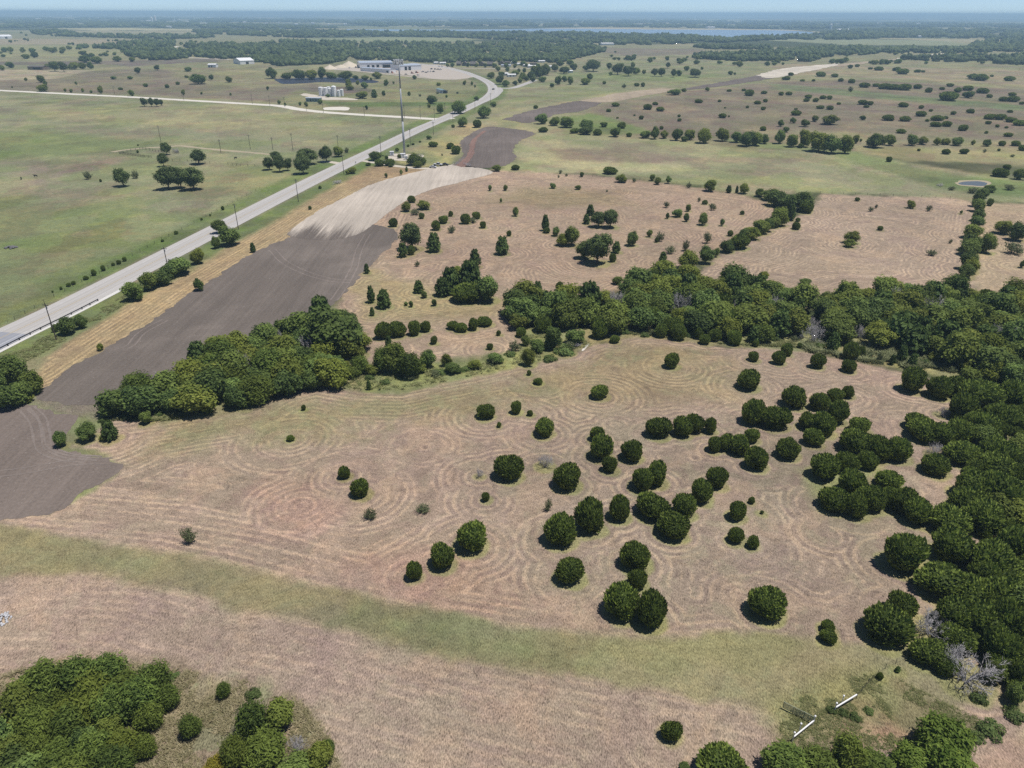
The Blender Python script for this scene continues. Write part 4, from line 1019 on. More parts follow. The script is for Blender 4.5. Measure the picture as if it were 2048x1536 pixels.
sheet('lake_shore', [(1060, 58), (1130, 55.6), (1240, 56.4), (1340, 57.6), (1450, 58.4), (1560, 59.4), (1640, 64), (1640, 67), (1600, 62), (1440, 60.4), (1330, 59.8), (1240, 58.8), (1100, 57.8)], M['shore'], 0.5, 'dry tan shore along the far side of the lake', 6, 80)


# ------------------------------------------------------------------ hills on the horizon
def make_hills():
    V, F = [], []
    n = 260
    for j, (r, hs) in enumerate(((21000, 0.0), (24500, 1.0), (31000, 0.9), (40000, 0.0))):
        for i in range(n):
            t = math.radians(-75 + 150 * i / (n - 1))
            e = float(fbm(np.array([i / 26.0 + j * 3]), np.array([2.0 + j]), 5, 4)[0])
            z = hs * (38 + 62 * e) if hs else -1.2
            V.append((r * math.sin(t), r * math.cos(t), z))
    for j in range(3):
        for i in range(n - 1):
            F.append((j * n + i, j * n + i + 1, (j + 1) * n + i + 1, (j + 1) * n + i))
    t = NT('far_hill_woods')
    P = t.pos()
    w = t.step(t.noise(t.mapv(P, (1, 0.5, 1)), 0.0011, 5, 0.6), 0.44, 0.58)
    t.base(t.mix(w, alb(150, 150, 120), alb(84, 92, 66)))
    me = bpy.data.meshes.new('hills'); me.from_pydata(V, [], F); me.materials.append(t.m)
    return tag(link(bpy.data.objects.new('hills', me)), 'low wooded ridge along the horizon', kind='structure')


make_hills()

# ------------------------------------------------------------------ haze: one even body of pale air round everything
hz = MB().box(-47500, 47500, -47500, 47500, -2.2, 104)
hm = bpy.data.materials.new('haze'); hm.use_nodes = True
hn = hm.node_tree; hn.nodes.remove(hn.nodes['Principled BSDF'])
pv = hn.nodes.new('ShaderNodeVolumePrincipled')
pv.inputs['Color'].default_value = (0.50, 0.75, 1.0, 1)
pv.inputs['Density'].default_value = 1.35e-4
pv.inputs['Anisotropy'].default_value = 0.1
hn.links.new(pv.outputs[0], hn.nodes['Material Output'].inputs['Volume'])
tag(hz.build('haze', hm), 'pale blue summer haze over the far country', kind='stuff')

# ------------------------------------------------------------------ plants: unit meshes (radius 1, height 1), copied to every place
def rng(seed): return np.random.RandomState(seed)


def icos(level=1):
    bm = bmesh.new(); bmesh.ops.create_icosphere(bm, subdivisions=level, radius=1.0)
    V = np.array([v.co[:] for v in bm.verts]); F = np.array([[v.index for v in f.verts] for f in bm.faces]); bm.free()
    return V, F


ICO1, ICO2, ICO3 = icos(1), icos(2), icos(3)


def with_tint(me, tint):
    a = me.attributes.new('tint', 'FLOAT', 'POINT')
    a.data.foreach_set('value', np.asarray(tint, np.float32))
    return me


def join(parts):
    V, F, T, b = [], [], [], 0
    for v, f, t in parts:
        V.append(v); F.append(np.asarray(f) + b); T.append(np.broadcast_to(t, (len(v),))); b += len(v)
    return np.concatenate(V), np.concatenate(F), np.concatenate(T)


def cones(base, tip, rad, tint, n=5, r=None):
    """one slim cone per row"""
    d = tip - base; L = np.linalg.norm(d, axis=1, keepdims=True); d = d / np.maximum(L, 1e-6)
    ref = np.where(np.abs(d[:, 2:3]) > 0.9, [[1.0, 0, 0]], [[0, 0, 1.0]])
    u = np.cross(d, ref); u /= np.linalg.norm(u, axis=1, keepdims=True); w = np.cross(d, u)
    m = len(base)
    V = np.empty((m, n + 2, 3))
    for i in range(n):
        a = 2 * math.pi * i / n
        V[:, i] = base + d * L * 0.30 + (u * math.cos(a) + w * math.sin(a)) * rad[:, None]
    V[:, n] = tip; V[:, n + 1] = base
    o = (np.arange(m) * (n + 2))[:, None]
    F = [np.concatenate([o + i, o + (i + 1) % n, o + n], 1) for i in range(n)] + [np.concatenate([o + (i + 1) % n, o + i, o + n + 1], 1) for i in range(n)]
    return V.reshape(-1, 3), np.concatenate(F), np.repeat(tint, n + 2)


def quads(c, size, nrm_jit, out, tint, R, asp=1.0):
    """one leaf spray (two bent triangles) per row, roughly facing `out`"""
    m = len(c)
    n = out + R.normal(0, nrm_jit, (m, 3)); n /= np.linalg.norm(n, axis=1, keepdims=True)
    u = np.cross(n, R.normal(0, 1, (m, 3))); u /= np.linalg.norm(u, axis=1, keepdims=True)
    w = np.cross(n, u)
    s = size[:, None]
    V = np.stack([c - u * s * asp, c - w * s * 0.7 + n * s * 0.25, c + u * s * asp, c + w * s * 0.7 + n * s * 0.25], 1)
    o = (np.arange(m) * 4)[:, None]
    F = np.concatenate([np.concatenate([o, o + 1, o + 2], 1), np.concatenate([o, o + 2, o + 3], 1)])
    return V.reshape(-1, 3), F, np.repeat(tint, 4)


def fib(n, R):
    i = np.arange(n) + 0.5
    z = 1 - 2 * i / n; t = i * 2.399963 + R.uniform(0, 6)
    r = np.sqrt(1 - z * z)
    P = np.stack([r * np.cos(t), r * np.sin(t), z], 1) + R.normal(0, 0.45 / math.sqrt(n), (n, 3))
    return P / np.linalg.norm(P, axis=1, keepdims=True)


def lumps(P, R, k, amp):
    """bulges of a crown: directions nearer to k random axes stand out"""
    A = fib(k, R)
    d = np.max(P @ A.T, axis=1)
    return 1 - amp + amp * sstep(0.72, 0.98, d)


def juniper_mesh(seed, n=980):
    R = rng(seed)
    P = fib(n, R)
    P = P[P[:, 2] > -0.88]
    n = len(P)
    AX = fib(6, R) * 1.0; AX = AX + R.normal(0, 0.35, AX.shape); AX /= np.linalg.norm(AX, axis=1, keepdims=True)
    BX = fib(26, R)
    bulge = lambda q: 0.70 + 0.20 * sstep(0.55, 0.97, np.max(q @ AX.T, axis=1)) + 0.13 * sstep(0.84, 0.985, np.max(q @ BX.T, axis=1))
    L = bulge(P) * R.uniform(0.93, 1.06, n)
    surf = P * L[:, None]
    up = np.array([0, 0, 1.0])
    # upright sprays: long axis rises, face turned out and up
    nrm = P + up * 0.55 + R.normal(0, 0.42, (n, 3)); nrm /= np.linalg.norm(nrm, axis=1, keepdims=True)
    ax = P * 0.55 + up * R.uniform(0.6, 1.2, (n, 1)) + R.normal(0, 0.22, (n, 3)); ax /= np.linalg.norm(ax, axis=1, keepdims=True)
    w = np.cross(nrm, ax); w /= np.linalg.norm(w, axis=1, keepdims=True)
    s = R.uniform(0.075, 0.165, (n, 1))
    V = np.stack([surf - ax * s * 0.9, surf - w * s * 0.55 + nrm * s * 0.25, surf + ax * s * 1.5, surf + w * s * 0.55 + nrm * s * 0.25], 1).reshape(-1, 3)
    o = (np.arange(n) * 4)[:, None]
    F = np.concatenate([np.concatenate([o, o + 1, o + 2], 1), np.concatenate([o, o + 2, o + 3], 1)])
    cl = fbm(P[:, 0] * 5 + seed, P[:, 1] * 5 + P[:, 2] * 3, seed, 2)
    T = np.repeat(np.clip(0.5 + (cl - 0.5) * 1.4 + R.normal(0, 0.3, n), 0, 1), 4)
    # leading shoots that break the outline
    m = 260
    Q = fib(m, R); Q = Q[Q[:, 2] > -0.25]; m = len(Q)
    q = Q * (bulge(Q) * R.uniform(0.92, 1.04, m))[:, None]
    dd = Q * 0.6 + up * R.uniform(0.6, 1.2, (m, 1)); dd /= np.linalg.norm(dd, axis=1, keepdims=True)
    ln = R.uniform(0.16, 0.38, m)
    c = cones(q - dd * (ln * 0.6)[:, None], q + dd * (ln * 0.55)[:, None], ln * 0.22, R.uniform(0.3, 1.0, m), 5)
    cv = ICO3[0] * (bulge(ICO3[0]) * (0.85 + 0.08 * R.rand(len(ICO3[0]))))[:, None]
    V, F, T = join([(V, F, T), c, (cv, ICO3[1], 0.08)])  # core tinted dark: shade between the sprays painted into its colour
    V = V * [1, 1, 0.5] + [0, 0, 0.47]
    V[:, 2] = np.maximum(V[:, 2], 0.0)
    V[:, 0] += 0.10 * R.uniform(-1, 1) * V[:, 2]; V[:, :2] *= R.uniform(0.92, 1.06, 2)
    return with_tint(mesh_np('juniper_crown', V, F, M['juniper']), T)


def broad_mesh(name, mat, seed, lobes=13, nq=2600, leaf=0.085, clr=0.06, flat=1.0, core=0.78, jit=0.6, asp=1.0, spike=0.0, rag=0.5):
    R = rng(seed)
    A = fib(lobes, R)
    cen = A * R.uniform(0.36, 0.72, (lobes, 1)); cen[:, 2] *= 0.9
    cen = np.concatenate([cen, [[0, 0, 0.1]]]); rad = np.append(R.uniform(0.24, 0.46, lobes), 0.55)
    parts = []
    w = rad ** 2 / np.sum(rad ** 2)
    lt = R.uniform(0.2, 0.75, len(rad))
    for c, r, k, tl in zip(cen, rad, w, lt):
        m = int(nq * k)
        P = fib(m, R)
        ctr = c + P * r * (0.84 + rag * R.rand(m, 1) ** 2)
        if spike: ctr[:, 2] += spike * R.rand(m) * np.maximum(P[:, 2], 0)
        parts.append(quads(ctr, leaf * R.uniform(0.6, 1.35, m), jit, P + [0, 0, 0.6], np.clip(tl + R.normal(0, 0.2, m), 0, 1), R, asp))
        if core:
            parts.append((ICO2[0] * r * core * (0.85 + 0.3 * R.rand(len(ICO2[0]), 1)) + c, ICO2[1], 0.12))  # lobe core coloured dark to paint shade into the gaps between leaves
    V, F, T = join(parts)
    e = np.max(np.abs(V), axis=0)
    V = V / [np.percentile(np.abs(V[:, 0]), 99.3), np.percentile(np.abs(V[:, 1]), 99.3), np.percentile(np.abs(V[:, 2]), 99.3)]
    h = (1 - clr) / 2
    V = V * [1, 1, h] + [0, 0, 1 - h]
    V[:, 2] = np.maximum(V[:, 2], clr * 0.5)
    return with_tint(mesh_np(name, V, F, mat), T)


def upright_mesh(name, mat, seed):
    """elm: rising whorls that narrow to a point"""
    R = rng(seed); parts = []
    n = 150
    z = R.rand(n) ** 0.9; t = R.uniform(0, 6.283, n)
    rr = (1.0 - 0.62 * z ** 1.6) * (0.75 + 0.3 * R.rand(n)) * np.where(z < 0.12, 0.55 + z * 3.7, 1)
    for i in range(n):
        m = 16
        f = R.rand(m) ** 0.6
        c = np.stack([np.cos(t[i]) * rr[i] * f, np.sin(t[i]) * rr[i] * f, np.full(m, z[i] * 0.92 + 0.03) + f * 0.10 - 0.02], 1) + R.normal(0, 0.045, (m, 3)) * [1, 1, 0.6]
        o = np.tile([np.cos(t[i]) * 0.5, np.sin(t[i]) * 0.5, 0.9], (m, 1))
        parts.append(quads(c, R.uniform(0.07, 0.13, m), 0.45, o, np.clip(R.uniform(0.2, 0.7) + R.normal(0, .15, m), 0, 1), R, 1.1))
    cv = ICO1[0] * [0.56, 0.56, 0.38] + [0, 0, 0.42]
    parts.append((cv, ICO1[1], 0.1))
    V, F, T = join(parts)
    V[:, 2] = np.maximum(V[:, 2], 0.02)
    return with_tint(mesh_np(name, V, F, mat), T)


def sparse_mesh(name, mat, seed, nq=900, leaf=0.06):
    """thin open shrub: sprays along many stems"""
    R = rng(seed); parts = []
    ns = 46
    for i in range(ns):
        t = R.uniform(0, 6.283); ele = R.uniform(0.15, 1.45)
        tip = np.array([math.cos(t) * math.cos(ele), math.sin(t) * math.cos(ele), 0.25 + 0.75 * math.sin(ele)]) * R.uniform(0.75, 1.02)
        m = nq // ns
        f = R.uniform(0.35, 1.0, (m, 1))
        c = tip * f + R.normal(0, 0.07, (m, 3)) * [1, 1, .7]
        parts.append(quads(c, R.uniform(0.6, 1.3, m) * leaf, 0.8, np.tile(tip, (m, 1)), np.clip(R.uniform(0, 1) + R.normal(0, .2, m), 0, 1), R, 1.5))
    V, F, T = join(parts)
    V[:, 2] = np.clip(V[:, 2], 0.01, 1.05)
    return with_tint(mesh_np(name, V, F, mat), T)


def stems_mesh(name, mat, seed, n=7, thick=0.03, spread=0.6, top=0.7):
    R = rng(seed); b = MB()
    for i in range(n):
        t = R.uniform(0, 6.283); e = spread * R.uniform(0.3, 1)
        a = (0.08 * math.cos(t), 0.08 * math.sin(t), 0)
        m = (e * 0.5 * math.cos(t), e * 0.5 * math.sin(t), top * 0.5)
        c = (e * math.cos(t + .3), e * math.sin(t + .3), top * R.uniform(0.8, 1.05))
        b.tube(a, m, thick, thick * 0.7, 4, False); b.tube(m, c, thick * 0.7, thick * 0.3, 4, False)
    return b.mesh(name, mat)


def trunk_mesh(seed, clr):
    R = rng(seed); b = MB()
    b.tube((0, 0, -0.01), (0.02, 0.01, clr + 0.1), 0.085, 0.06, 7)
    for i in range(5):
        t = 1.257 * i + R.uniform(-.4, .4)
        b.tube((0.02, 0.01, clr + 0.04), (0.5 * math.cos(t), 0.5 * math.sin(t), clr + 0.34 + R.uniform(0, .12)), 0.045, 0.02, 5, False)
    return b.mesh('trunk', M['bark'])


def dead_mesh(seed):
    """bare shrub: forked grey twigs"""
    R = rng(seed); B, T_, Rr = [], [], []
    def grow(p, d, l, r, k):
        q = p + d * l
        B.append(p); T_.append(q); Rr.append(r)
        if k == 0: return
        for _ in range(3 if k > 1 else 4):
            e = d + R.normal(0, 0.5, 3) + [0, 0, 0.1]; e /= np.linalg.norm(e)
            grow(q if R.rand() < .6 else p + d * l * 0.6, e, l * R.uniform(0.6, 0.85), r * 0.7, k - 1)
    for i in range(11):
        t = R.uniform(0, 6.283); e = R.uniform(0.3, 1.3)
        grow(np.zeros(3), np.array([math.cos(t) * math.cos(e), math.sin(t) * math.cos(e), math.sin(e)]), 0.36, 0.022, 4)
    B, T_, Rr = np.array(B), np.array(T_), np.array(Rr)
    V, F, T = cones(B, T_ + (T_ - B) * 0.1, Rr, np.zeros(len(B)), 3)
    s = np.percentile(np.abs(V[:, :2]), 98); V[:, :2] /= s; V[:, 2] /= np.percentile(V[:, 2], 99)
    V[:, 2] = np.maximum(V[:, 2], 0.0)
    return mesh_np('dead_twigs', V, F, M['deadwood'])


def ground_shrub_mesh(seed, mat):
    R = rng(seed); m = 900
    P = fib(m * 2, R); P = P[P[:, 2] > -0.05][:m]
    L = lumps(P, R, 9, 0.45)
    c = P * (L * R.uniform(0.8, 1.05, len(P)))[:, None]
    V, F, T = quads(c, R.uniform(0.05, 0.11, len(P)), 0.6, P + [0, 0, .4], R.rand(len(P)), R)
    V[:, 2] = np.maximum(V[:, 2], 0.005)
    return with_tint(mesh_np('low_shrub_leaves', V, F, mat), T)


def leafpool(kind):
    if kind == 'J': return [juniper_mesh(100 + i) for i in range(10)]
    if kind == 'D': return [broad_mesh('broadleaf_crown', M['broad'], 200 + i, 11 + i % 4, 2900, 0.08, 0.06) for i in range(9)]
    if kind == 'O': return [broad_mesh('oak_crown', M['oak'], 300 + i, 12, 2700, 0.075, 0.2) for i in range(4)]
    if kind == 'C': return [upright_mesh('elm_crown', M['elm'], 400 + i) for i in range(4)]
    if kind == 'P': return [sparse_mesh('pale_shrub_leaves', M['pale'], 500 + i, 1100, 0.05) for i in range(4)]
    if kind == 'Y': return [broad_mesh('yellow_bush_leaves', M['yellow'], 600 + i, 9, 1900, 0.075, 0.03, core=0.7) for i in range(3)]
    if kind == 'X': return [dead_mesh(700 + i) for i in range(3)]
    if kind == 'F': return [broad_mesh('mesquite_crown', M['feather'], 800 + i, 17, 5600, 0.052, 0.05, core=0.64, jit=0.9, asp=2.4, spike=0.3, rag=0.9) for i in range(4)]
    if kind == 'W': return [broad_mesh('willow_crown', M['yellow2'], 900 + i, 13, 5200, 0.055, 0.02, core=0.7, jit=0.8, asp=1.9, spike=0.2, rag=0.7) for i in range(2)]
    if kind == 'U': return [broad_mesh('golden_bush_leaves', M['golden'], 950 + i, 10, 4200, 0.045, 0.03, core=0.6, jit=0.9, asp=1.6, spike=0.1) for i in range(2)]
    if kind == 'S': return [ground_shrub_mesh(980 + i, M['elm2']) for i in range(3)]


M['yellow2'] = mat_leaf('bright_willow_foliage', (0.075, 0.125, 0.02), (0.18, 0.24, 0.045), 0.15, 0.32)
M['elm2'] = mat_leaf('weed_foliage', (0.075, 0.12, 0.035), (0.165, 0.215, 0.07), 0.3, 0.3)
POOL = {k: leafpool(k) for k in KINDS}
TRUNK = {k: [trunk_mesh(50 + i, KINDS[k][0]) for i in range(2)] for k in 'JDOCW'}
for k in 'PYFUX': TRUNK[k] = [stems_mesh('stems', M['bark'] if k != 'X' else M['deadwood'], 70 + i, 8, 0.022, 0.55, 0.62) for i in range(2)]
TRUNK['S'] = []


def merged(a, b, name):
    """crown and trunk as one small mesh, for plants too far off to show their parts"""
    bm = bmesh.new(); bm.from_mesh(a); n = len(bm.faces)
    bm.from_mesh(b)
    bm.faces.ensure_lookup_table()
    me = bpy.data.meshes.new(name)
    for i in range(n, len(bm.faces)): bm.faces[i].material_index = 1
    bm.to_mesh(me); bm.free()
    me.materials.append(a.materials[0]); me.materials.append(b.materials[0])
    return me


NAMES = {'J': 'juniper', 'D': 'broadleaf_tree', 'O': 'oak_tree', 'C': 'elm_tree', 'P': 'pale_shrub', 'Y': 'yellow_green_bush', 'X': 'dead_shrub', 'F': 'mesquite_tree', 'W': 'willow_tree', 'S': 'low_weed_clump', 'U': 'golden_bush'}
DESC = {'J': 'dark green juniper', 'D': 'leafy green tree', 'O': 'dark spreading oak', 'C': 'upright green elm', 'P': 'pale thin-leaved shrub', 'Y': 'yellow-green bush', 'X': 'bare grey dead shrub', 'F': 'olive-green feathery mesquite', 'W': 'bright green willow-like tree', 'S': 'low green weed clump', 'U': 'golden-leaved bush'}
CATS = {'J': 'juniper', 'D': 'tree', 'O': 'oak tree', 'C': 'tree', 'P': 'shrub', 'Y': 'bush', 'X': 'dead shrub', 'F': 'mesquite', 'W': 'tree', 'S': 'weeds', 'U': 'bush'}
PARTN = {'J': ('crown', 'trunk'), 'X': ('twigs', 'stems')}
WOODL = {'creekwood': ('creek woodland', 'trees of the creek woodland'), 'ploughwood': ('ploughed-strip wood', 'trees of the wood by the ploughed strip'),
         'edgewood': ('slope edge thicket', 'trees of the slope edge thicket'), 'frontwood': ('front corner thicket', 'trees of the front thicket')}
SHARED = {'upland', 'midpasture', 'leftupland', 'grove', 'yardside', 'treeline'}
FAR = {}
BRUSHY = {'upland', 'midpasture', 'treeline', 'leftupland', 'pond', 'grove', 'yardside'}


def plant_all():
    R = random.Random(5)
    # words for size: small / middling / large among the same kind in the same area
    byk = {}
    for i, t in enumerate(TREES):
        byk.setdefault((t[0], t[1]), []).append(i)
    label = {}
    for (area, k), ids in byk.items():
        if area in WOODL:
            allr = sorted(t[3] for t in TREES if t[0] == area)
            cut = (allr[len(allr) // 3], allr[2 * len(allr) // 3])
            rows = {}
            for i in ids: rows.setdefault(0 if TREES[i][3] < cut[0] else 1 if TREES[i][3] < cut[1] else 2, []).append(i)
            for rw, g in rows.items():
                nm = ('front', 'middle', 'back')[rw]
                for j, i in enumerate(sorted(g, key=lambda i: TREES[i][6])):
                    label[i] = '%s in the %s of the %s, %s such from left' % (DESC[k], nm, WOODL[area][0], ordw(j))
            continue
        where = PLANTS[area][0]
        DK = 'dark rounded brush clump' if k == 'J' and area in BRUSHY else 'distant tree' if area in ('farleft', 'farright') else DESC[k]
        srt = sorted(ids, key=lambda i: TREES[i][4])
        n = len(srt)
        size = {}
        for j, i in enumerate(srt):
            size[i] = '' if n < 4 else ('small ' if j < n / 3 else 'large ' if j >= 2 * n / 3 else 'medium-sized ')
        for s in set(size.values()):
            grp = sorted([i for i in ids if size[i] == s], key=lambda i: TREES[i][6])
            for j, i in enumerate(grp):
                if len(grp) == 1: label[i] = '%s%s %s' % (s, DK, where)
                else:
                    o = ('leftmost %sone' % s) if j == 0 else ('rightmost %sone' % s) if j == len(grp) - 1 else '%s %sone from the left' % (ordw(j), s)
                    label[i] = '%s%s %s, %s' % (s, DK, where, o)
    for i, (area, k, x, y, a, ht, px, py, w) in enumerate(TREES):
        crown = R.choice(POOL[k]); rz = R.uniform(0, 6.283)
        tilt = R.uniform(0.93, 1.07)
        if w >= 13 or not TRUNK[k]:
            if not TRUNK[k]:
                o = place(NAMES[k], crown, None, (x, y, 0), rz, (a * tilt, a / tilt, ht))
            else:
                o = empty(NAMES[k], (x, y, 0), rz, (a * tilt, a / tilt, ht))
                cn, tn = PARTN.get(k, ('crown', 'trunk' if k in 'DOCW' else 'stems'))
                place(cn, crown, o); place(tn, R.choice(TRUNK[k]), o)
        else:
            key = (k, crown.name)
            if key not in FAR: FAR[key] = merged(crown, TRUNK[k][0], NAMES[k] + '_small')
            o = place(NAMES[k], FAR[key], None, (x, y, 0), rz, (a * tilt, a / tilt, ht))
        if area in ('creekwood', 'ploughwood') and k == 'D': o.name = 'woodland_tree'
        cat = CATS[k]
        if k == 'J' and area in BRUSHY: o.name = 'brush_clump'; cat = 'bush'
        if area in ('farleft', 'farright'): o.name = 'distant_tree'
        g = WOODL[area][1] if area in WOODL else '%s plants %s' % (cat, PLANTS[area][0])
        tag(o, label[i], cat, g)


plant_all()


# ------------------------------------------------------------------ far woods that read as one mass
def lump_mesh(name, mat, pts, sizes, heights, seed):
    R = rng(seed)
    bV, bF = ICO1
    n = len(pts)
    S = np.stack([sizes, sizes, heights], 1)
    V = bV[None] * (0.75 + 0.5 * R.rand(n, len(bV), 1)) * S[:, None, :] * [1, 1, 0.62] + np.concatenate([pts, (heights * 0.48)[:, None]], 1)[:, None, :]
    V[:, :, 2] = np.maximum(V[:, :, 2], 0.0)
    F = bF[None] + (np.arange(n) * len(bV))[:, None, None]
    T = np.repeat(np.clip(R.normal(0.42, 0.38, n), 0, 1), len(bV))
    return with_tint(mesh_np(name, V.reshape(-1, 3), F.reshape(-1, 3), mat), T)


FARWOODS = [
    ('dense wood behind the depot and the cottages', [(380, 108), (400, 100), (470, 94), (560, 84), (700, 86), (850, 89), (1000, 87), (1180, 91), (1210, 104), (1150, 118), (1120, 126), (1060, 124), (960, 124), (880, 127), (800, 123), (700, 119), (660, 128), (560, 133), (500, 122), (400, 116)], .30),
    ('long wood left of the depot wood', [(240, 102), (270, 98), (370, 104), (384, 116), (340, 121), (300, 121), (255, 113)], .30),
    ('wood strip in the far left pasture', [(150, 96), (180, 92), (260, 88), (300, 82), (350, 84), (348, 92), (330, 99), (240, 99)], .30),
    ('small wood beside the far curving lane', [(368, 93), (400, 89), (470, 90), (470, 96), (420, 98), (372, 97)], .30),
    ('juniper wood on the rise beyond the oaks', [(1378, 114), (1400, 109), (1470, 110), (1540, 101), (1640, 103), (1665, 112), (1620, 124), (1540, 122), (1480, 123), (1400, 119)], .26),
    ('wood strip between the far green fields', [(1380, 94), (1420, 92), (1540, 96), (1545, 99), (1420, 99)], .3),
    ('wood belt across the country at the far right', [(1560, 106), (1620, 97), (1680, 96), (1780, 99), (1930, 99), (1950, 88), (1985, 82), (2120, 82), (2120, 104), (1990, 104), (1900, 107), (1800, 106), (1700, 112), (1640, 115)], .34),
    ('dark brush below the far cream strip', [(1792, 120), (1870, 113), (1950, 112), (2040, 114), (2130, 112), (2130, 134), (2020, 130), (1960, 126), (1860, 123)], .16),
    ('woods along the near lake shore', [(860, 73), (1000, 66.5), (1080, 65.5), (1180, 68), (1290, 71), (1372, 70.5), (1405, 75), (1440, 78), (1500, 76), (1600, 72), (1660, 71), (1760, 77), (1700, 80), (1560, 80), (1450, 86), (1300, 90), (1180, 90), (1040, 82), (960, 78)], .42),
    ('woods west of the lake', [(380, 63), (480, 62.5), (560, 61.5), (690, 63.5), (900, 65), (930, 71), (880, 75.5), (760, 73.5), (600, 76), (480, 71), (400, 68)], .42),
    ('far woods beyond the green fields', [(1630, 69), (1700, 62), (1820, 59), (2130, 61), (2130, 80), (1990, 79), (1850, 75.5), (1760, 76.5), (1690, 73)], .42),
    ('far woods at the left horizon', [(-80, 45), (120, 44), (330, 46), (460, 49), (560, 52), (680, 56), (600, 58), (520, 60), (420, 56.5), (250, 55), (80, 56), (-80, 57)], .5),
    ('tree belts in the far left fields', [(60, 64), (130, 62), (160, 71), (200, 72), (300, 72), (420, 71), (430, 76), (330, 79), (210, 76), (120, 73), (70, 69)], .30),
    ('woods at the foot of the far ridge', [(690, 47), (900, 46), (1200, 49), (1500, 53), (1700, 55), (1640, 58.5), (1450, 57), (1250, 54.5), (1000, 53), (760, 54)], .5),
    ('far woods towards the horizon, left side', [(-80, 36), (300, 36), (700, 40), (900, 42), (700, 46), (300, 44), (-80, 43)], .35),
    ('far woods towards the horizon, right side', [(900, 39), (1400, 42), (2130, 50), (2130, 58), (1700, 53), (1300, 47), (900, 45)], .35),
]
M['far_wood'] = mat_leaf('far_wood_foliage', (0.028, 0.044, 0.017), (0.088, 0.115, 0.042), 0.06, 0.0)


def px_in(poly, n, seed):
    R = rng(seed)
    P = [(a, b) for a, b in poly]
    xs = [p[0] for p in P]; ys = [p[1] for p in P]
    X = R.uniform(min(xs), max(xs), n); Y = R.uniform(min(ys), max(ys), n)
    keep = sdf(P, X, Y) > 0
    # ragged edge: thin it by noise
    keep &= fbm(X / 18 + seed, Y / 2.2, seed, 4) > 0.44
    return X[keep], Y[keep], (max(xs) - min(xs)) * (max(ys) - min(ys))


def ground_np(X, Y):
    D = np.stack([(X - 1024) / FPX, -(Y - 768) / FPX, -np.ones(len(X))], 1) @ np.array(CAM_R).T
    t = CAM_H / np.maximum(-D[:, 2], 0.0028)
    return D[:, :2] * t[:, None]


for j, (lab, poly, dens) in enumerate(FARWOODS):
    xs = [p[0] for p in poly]; ys = [p[1] for p in poly]
    n = int((max(xs) - min(xs)) * (max(ys) - min(ys)) * dens * 1.35)
    X, Y, _ = px_in(poly, n, j + 1)
    g = ground_np(X, Y)
    r = np.hypot(g[:, 0], g[:, 1]); R = rng(j + 60)
    size = np.maximum(4.0, r * 0.0022) * (0.55 + 1.3 * R.rand(len(r)) ** 1.6); ht = np.minimum(12, 5.0 + r * 0.0012) * R.uniform(0.5, 1.5, len(r))
    o = link(bpy.data.objects.new('far_woodland', lump_mesh('far_woodland', M['far_wood'], g, size, ht, j)))
    tag(o, lab, 'woodland', kind='stuff')


# ------------------------------------------------------------------ rough grass and reeds that nobody could count
def tufts(name, label, polys, n, hgt, mat, seed, per=7):
    R = rng(seed); P = []
    for poly in polys:
        gp = Gp(poly); xs = [p.x for p in gp]; ys = [p.y for p in gp]
        X = R.uniform(min(xs), max(xs), n * 3); Y = R.uniform(min(ys), max(ys), n * 3)
        k = (sdf(gp, X, Y) > 0) & (fbm(X / 5, Y / 5, seed, 3) > 0.44)
        P.append(np.stack([X[k], Y[k]], 1)[:n])
    P = np.concatenate(P); m = len(P)
    c = np.repeat(P, per, 0) + R.normal(0, hgt * 0.28, (m * per, 2))
    h = hgt * R.uniform(0.5, 1.2, m * per) * np.repeat(R.uniform(0.6, 1.3, m), per)
    t = R.uniform(0, 6.283, m * per); l = h * R.uniform(0.6, 1.5, m * per); w = h * 0.12; h = h * 0.7
    b = np.stack([np.cos(t), np.sin(t)], 1); s = np.stack([-b[:, 1], b[:, 0]], 1)
    V = np.stack([np.c_[c - s * w[:, None], np.zeros(len(c))], np.c_[c + s * w[:, None], np.zeros(len(c))], np.c_[c + b * l[:, None], h]], 1).reshape(-1, 3)
    F = np.arange(len(c) * 3).reshape(-1, 3)
    T = np.repeat(np.repeat(R.rand(m), per), 3)
    o = link(bpy.data.objects.new(name, with_tint(mesh_np(name, V, F, mat), T)))
    return tag(o, label, 'grass', kind='stuff')


M['reed'] = mat_leaf('reed_blades', (0.16, 0.19, 0.09), (0.36, 0.37, 0.20), 0.05, 0.4)
M['green_grass'] = mat_leaf('green_grass_blades', (0.15, 0.18, 0.06), (0.34, 0.33, 0.17), 0.05, 0.4)
M['dry_grass'] = mat_leaf('dry_grass_blades', (0.20, 0.185, 0.09), (0.45, 0.39, 0.25), 0.05, 0.4)
tufts('reeds', 'pale green reeds below the creek woodland', [[(1600, 690), (1700, 672), (1790, 684), (1870, 700), (1930, 740), (1850, 742), (1720, 722), (1620, 705)]], 2400, 1.3, M['reed'], 3, 8)
tufts('tall_grass', 'green rough grass along the creek', [[(560, 785), (640, 760), (700, 735), (830, 738), (950, 728), (1060, 700), (1050, 670), (1150, 665), (1230, 664), (1180, 692), (1100, 716), (960, 748), (800, 780), (700, 778)], [(200, 840), (330, 812), (480, 795), (560, 775), (500, 815), (330, 842)], [(1230, 668), (1290, 660), (1440, 672), (1600, 684), (1600, 696), (1440, 688), (1290, 670)]], 2600, 0.7, M['green_grass'], 4, 7)
tufts('tall_grass', 'rough grass and straw in the brushy front corner', [[(-60, 1345), (0, 1350), (100, 1325), (345, 1330), (520, 1365), (610, 1410), (660, 1480), (690, 1580), (-60, 1580)]], 5200, 0.55, M['dry_grass'], 5, 8)
